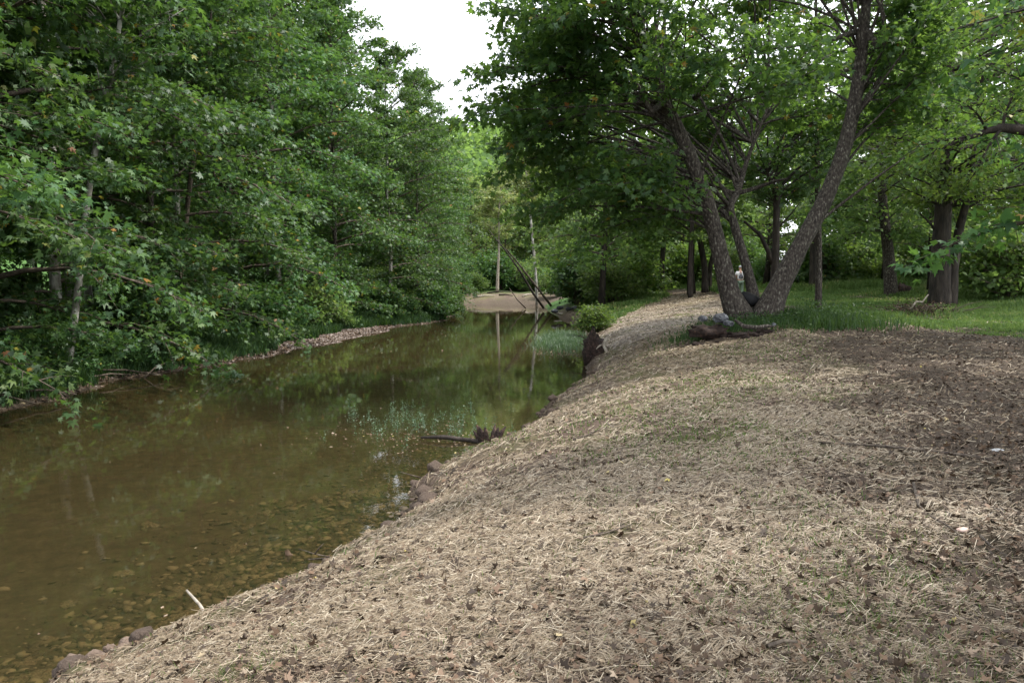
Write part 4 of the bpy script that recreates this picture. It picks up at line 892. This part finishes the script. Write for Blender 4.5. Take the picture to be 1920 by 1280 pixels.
# pebbles on gravel bar
yy = rng.normal(38, 5, 16000); xx = edge_l(yy) - rng.uniform(-.2, 2.8, 16000); z2 = height(xx, yy); kk = (z2 > -.03) & (z2 < .75); pos = np.stack([xx, yy, z2], 1)[kk]; N = len(pos)
OC = np.array([(1, 0, 0), (-1, 0, 0), (0, 1, 0), (0, -1, 0), (0, 0, .6), (0, 0, -.6)]); OF = np.array([(0, 2, 4), (2, 1, 4), (1, 3, 4), (3, 0, 4), (2, 0, 5), (1, 2, 5), (3, 1, 5), (0, 3, 5)])
sz = rng.uniform(.02, .075, N); V = pos[:, None] + sz[:, None, None] * OC[None] * rng.uniform(.7, 1.2, (N, 1, 3)); mb = MB(); mb.add(V.reshape(-1, 3), [(np.arange(N)[:, None, None] * 6 + OF[None]).reshape(-1, 3)], np.repeat(rng.rand(N), 6))
mb.build("gravel", M_GRAVEL, kind="stuff", label="grey brown gravel bar along the left shore", cat="gravel")
# small flat stones covering the bed near the bank
rb = bmesh.new(); bmesh.ops.create_icosphere(rb, subdivisions=1, radius=1); IV = np.array([v.co[:] for v in rb.verts]); IF = np.array([[v.index for v in f.verts] for f in rb.faces]); rb.free()
N = 5200; yy = 4.6 * np.exp(rng.uniform(0, 1.25, N)); xx = edge_r(yy) + .05 - np.abs(rng.normal(0, 1.5, N)); sz = (.02 + .07 * rng.rand(N) ** 2.5); an = rng.uniform(0, 6.28, N)
B = IV[None] * rng.uniform(.75, 1.2, (N, 12, 1)) * np.stack([sz, sz * rng.uniform(.5, .9, N), sz * .28], 1)[:, None]
tl = rng.normal(0, .18, (N, 2)); B[..., 2] += B[..., 0] * tl[:, :1] + B[..., 1] * tl[:, 1:]
Vx = B[..., 0] * np.cos(an)[:, None] - B[..., 1] * np.sin(an)[:, None]; Vy = B[..., 0] * np.sin(an)[:, None] + B[..., 1] * np.cos(an)[:, None]
V = np.stack([Vx + xx[:, None], Vy + yy[:, None], B[..., 2] + height(xx, yy)[:, None] + sz[:, None] * .1], -1)
mb = MB(); mb.add(V.reshape(-1, 3), [(np.arange(N)[:, None, None] * len(IV) + IF[None]).reshape(-1, 3)], np.repeat(rng.rand(N), len(IV)))
mb.build("streambed_gravel", simple("bed_pebble", [(0, (.045, .035, .022)), (.5, (.11, .085, .052)), (1, (.25, .20, .13))], rnd=True, bump=0), kind="stuff", label="small flat stones covering the stream bed by the near bank", cat="gravel")
# floating specks and leaves on the water
x = rng.uniform(-9, 3, 5200); yy = rng.uniform(5, 60, 5200); 
cl = fbm(x, yy, .35, 3); kk = (x < edge_r(yy) - .05) & (x > edge_l(yy)) & (rng.rand(5200) < .04 + .35 * ss(.08, .22, cl)); x, yy = x[kk], yy[kk]
x2, y2 = rng.normal(0, 1, 650) * 1.1 - 1.0, rng.normal(0, .7, 650) + 14.6; k2 = x2 < edge_r(y2) - .03; x = np.append(x, x2[k2]); yy = np.append(yy, y2[k2])
x3, y3 = rng.uniform(.9, 2.6, 500), rng.normal(31.5, 1.0, 500); k3 = x3 < edge_r(y3); x = np.append(x, x3[k3]); yy = np.append(yy, y3[k3])
mb = MB(); N = len(x); leaves(mb, np.stack([x, yy, np.full(N, .006)], 1), rng.normal(0, 1, (N, 3)) * [1, 1, 0], rng.uniform(.01, .035, N) * (1 + .03 * yy), rng, 3, .01, droop=0, rnd=rng.uniform(.6, 1, N))
mb.build("floating_leaves", M_DEAD, kind="stuff", label="dead leaves and specks floating on the stream", cat="leaves")
# grass
def blades(mb, x, y_, z, h, wd_, rng, lean=.35, r=None):
    N = len(x); a = rng.uniform(0, 6.28, N); b = rng.uniform(0, 6.28, N)
    px, py = np.cos(a) * wd_, np.sin(a) * wd_; lx, ly = np.cos(b) * h * lean * rng.rand(N), np.sin(b) * h * lean * rng.rand(N)
    p = np.stack([x, y_, z], 1); O = np.zeros(N)
    V = np.stack([p + np.stack([-px, -py, O], 1), p + np.stack([px, py, O], 1), p + np.stack([px * .8 + lx * .35, py * .8 + ly * .35, h * .6], 1), p + np.stack([-px * .8 + lx * .35, -py * .8 + ly * .35, h * .6], 1), p + np.stack([lx, ly, h * .97], 1)], 1)
    i = np.arange(N)[:, None] * 5; mb.add(V.reshape(-1, 3), [i + np.array([[0, 1, 2, 3]]), i + np.array([[3, 2, 4]])], np.repeat(rng.rand(N) if r is None else r, 5))
D = 9 * np.exp(rng.rand(330000) * math.log(100 / 9)); x = rng.uniform(.08, .75, len(D)) * D; z = height(x, D); st, gr, lt = zones(x, D, z)
keep = (rng.rand(len(x)) < gr) & (x > edge_r(D) + .2); x, D, z = x[keep], D[keep], z[keep]
hh = (.07 + .16 * ss(-.1, .3, fbm(x, D, .35, 3)) + .22 * ss(0, 4, x - 14 - .1 * D)) * rng.uniform(.6, 1.3, len(x)); hh = np.where(D > 50, hh * 2.2, hh); hh *= 1 + .3 * ((D > 38) & (x < 11.5))
mb = MB(); blades(mb, x, D, z - .01, hh, np.maximum(.004, .00065 * D), rng, .7, np.clip(.5 + 1.2 * fbm(x, D, .6, 3) + rng.normal(0, .2, len(x)), 0, 1)); mb.build("grass", M_GRASS, kind="stuff", label="bright green grass of the clearing and right bank", cat="grass")
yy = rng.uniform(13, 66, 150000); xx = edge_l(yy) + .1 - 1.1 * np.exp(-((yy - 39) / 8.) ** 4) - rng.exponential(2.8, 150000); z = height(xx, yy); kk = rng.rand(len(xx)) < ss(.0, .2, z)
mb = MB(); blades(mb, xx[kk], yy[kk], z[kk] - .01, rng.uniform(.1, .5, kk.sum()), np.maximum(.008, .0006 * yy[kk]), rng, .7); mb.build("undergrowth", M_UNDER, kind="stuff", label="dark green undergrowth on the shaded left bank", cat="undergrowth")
# weeds round the sycamore's foot
nw = 9000; x = rng.normal(8.6, 1.1, nw); yy = rng.normal(23.6, .8, nw); x[:1800] = rng.normal(6.2, .8, 1800); yy[:1800] = rng.normal(22.8, .4, 1800); z = height(x, yy)
mb = MB(); blades(mb, x, yy, z - .02, rng.uniform(.1, .5, nw) * np.where(x > 8.5, 1., .6), .012, rng, .6)
pp = np.stack([x, yy, z + rng.uniform(.05, .7, nw) * np.where(x > 8.8, 1, .5)], 1)[::3]; leaves(mb, pp, rng.normal(0, 1, (len(pp), 3)), .07, rng, 1, .6)
mb.build("weeds", M_UNDER, kind="stuff", label="leafy weeds round the foot of the sycamore", cat="weeds")
# thin new grass in the straw
x, D = sample_right(150000, 3, 40, rng); z = height(x, D); g2 = fbm(x + 30, D, .5, 3); st, gr, lt = zones(x, D, z); kk = (x > edge_r(D) + .25) & (rng.rand(len(x)) < .04 + .8 * ss(.0, .16, g2)) & (gr < .5) & (rng.rand(len(x)) > lt * 1.1)
mb = MB(); blades(mb, x[kk], D[kk], z[kk], rng.uniform(.02, .06, kk.sum()), np.maximum(.0015, .0007 * D[kk]), rng, 1.2); mb.build("grass_seedlings", M_GRASS, kind="stuff", label="sparse new grass sprouting through the straw", cat="grass")
# water plants
x1 = 2.4 + rng.normal(0, .55, 6000); yy = 37 + rng.normal(0, 2.2, 6000) + (x1 - 2.4) * 1.5; kk = x1 < edge_r(yy) + .1
mb = MB(); blades(mb, x1[kk], yy[kk], np.full(kk.sum(), -.02), rng.uniform(.1, .32, kk.sum()), .014, rng, 1.1); mb.build("water_grass", M_WATERWEED, kind="stuff", label="patch of green water grass beside the root ball", cat="water plant")
mb = MB(); q = 0
for c in range(95):
    cx, cyy = rng.normal(-1.8, .85), rng.normal(15.9, .9)
    if cx > edge_r(np.array([cyy]))[0] - .15: continue
    m = 22; hs = .22 * rng.rand(m) ** 1.6; tube(mb, [(cx, cyy, -.05), (cx + .01, cyy, .1), (cx, cyy, .2)], .003, 3); pos = np.stack([cx + rng.normal(0, .03, m), cyy + rng.normal(0, .03, m), hs], 1)
    leaves(mb, pos, rng.normal(0, 1, (m, 3)), rng.uniform(.018, .04, m), rng, 1, .5, droop=-.2)
mb.build("water_weed", M_WATERWEED, kind="stuff", label="grey green water weed standing out of the middle of the stream", cat="water plant")
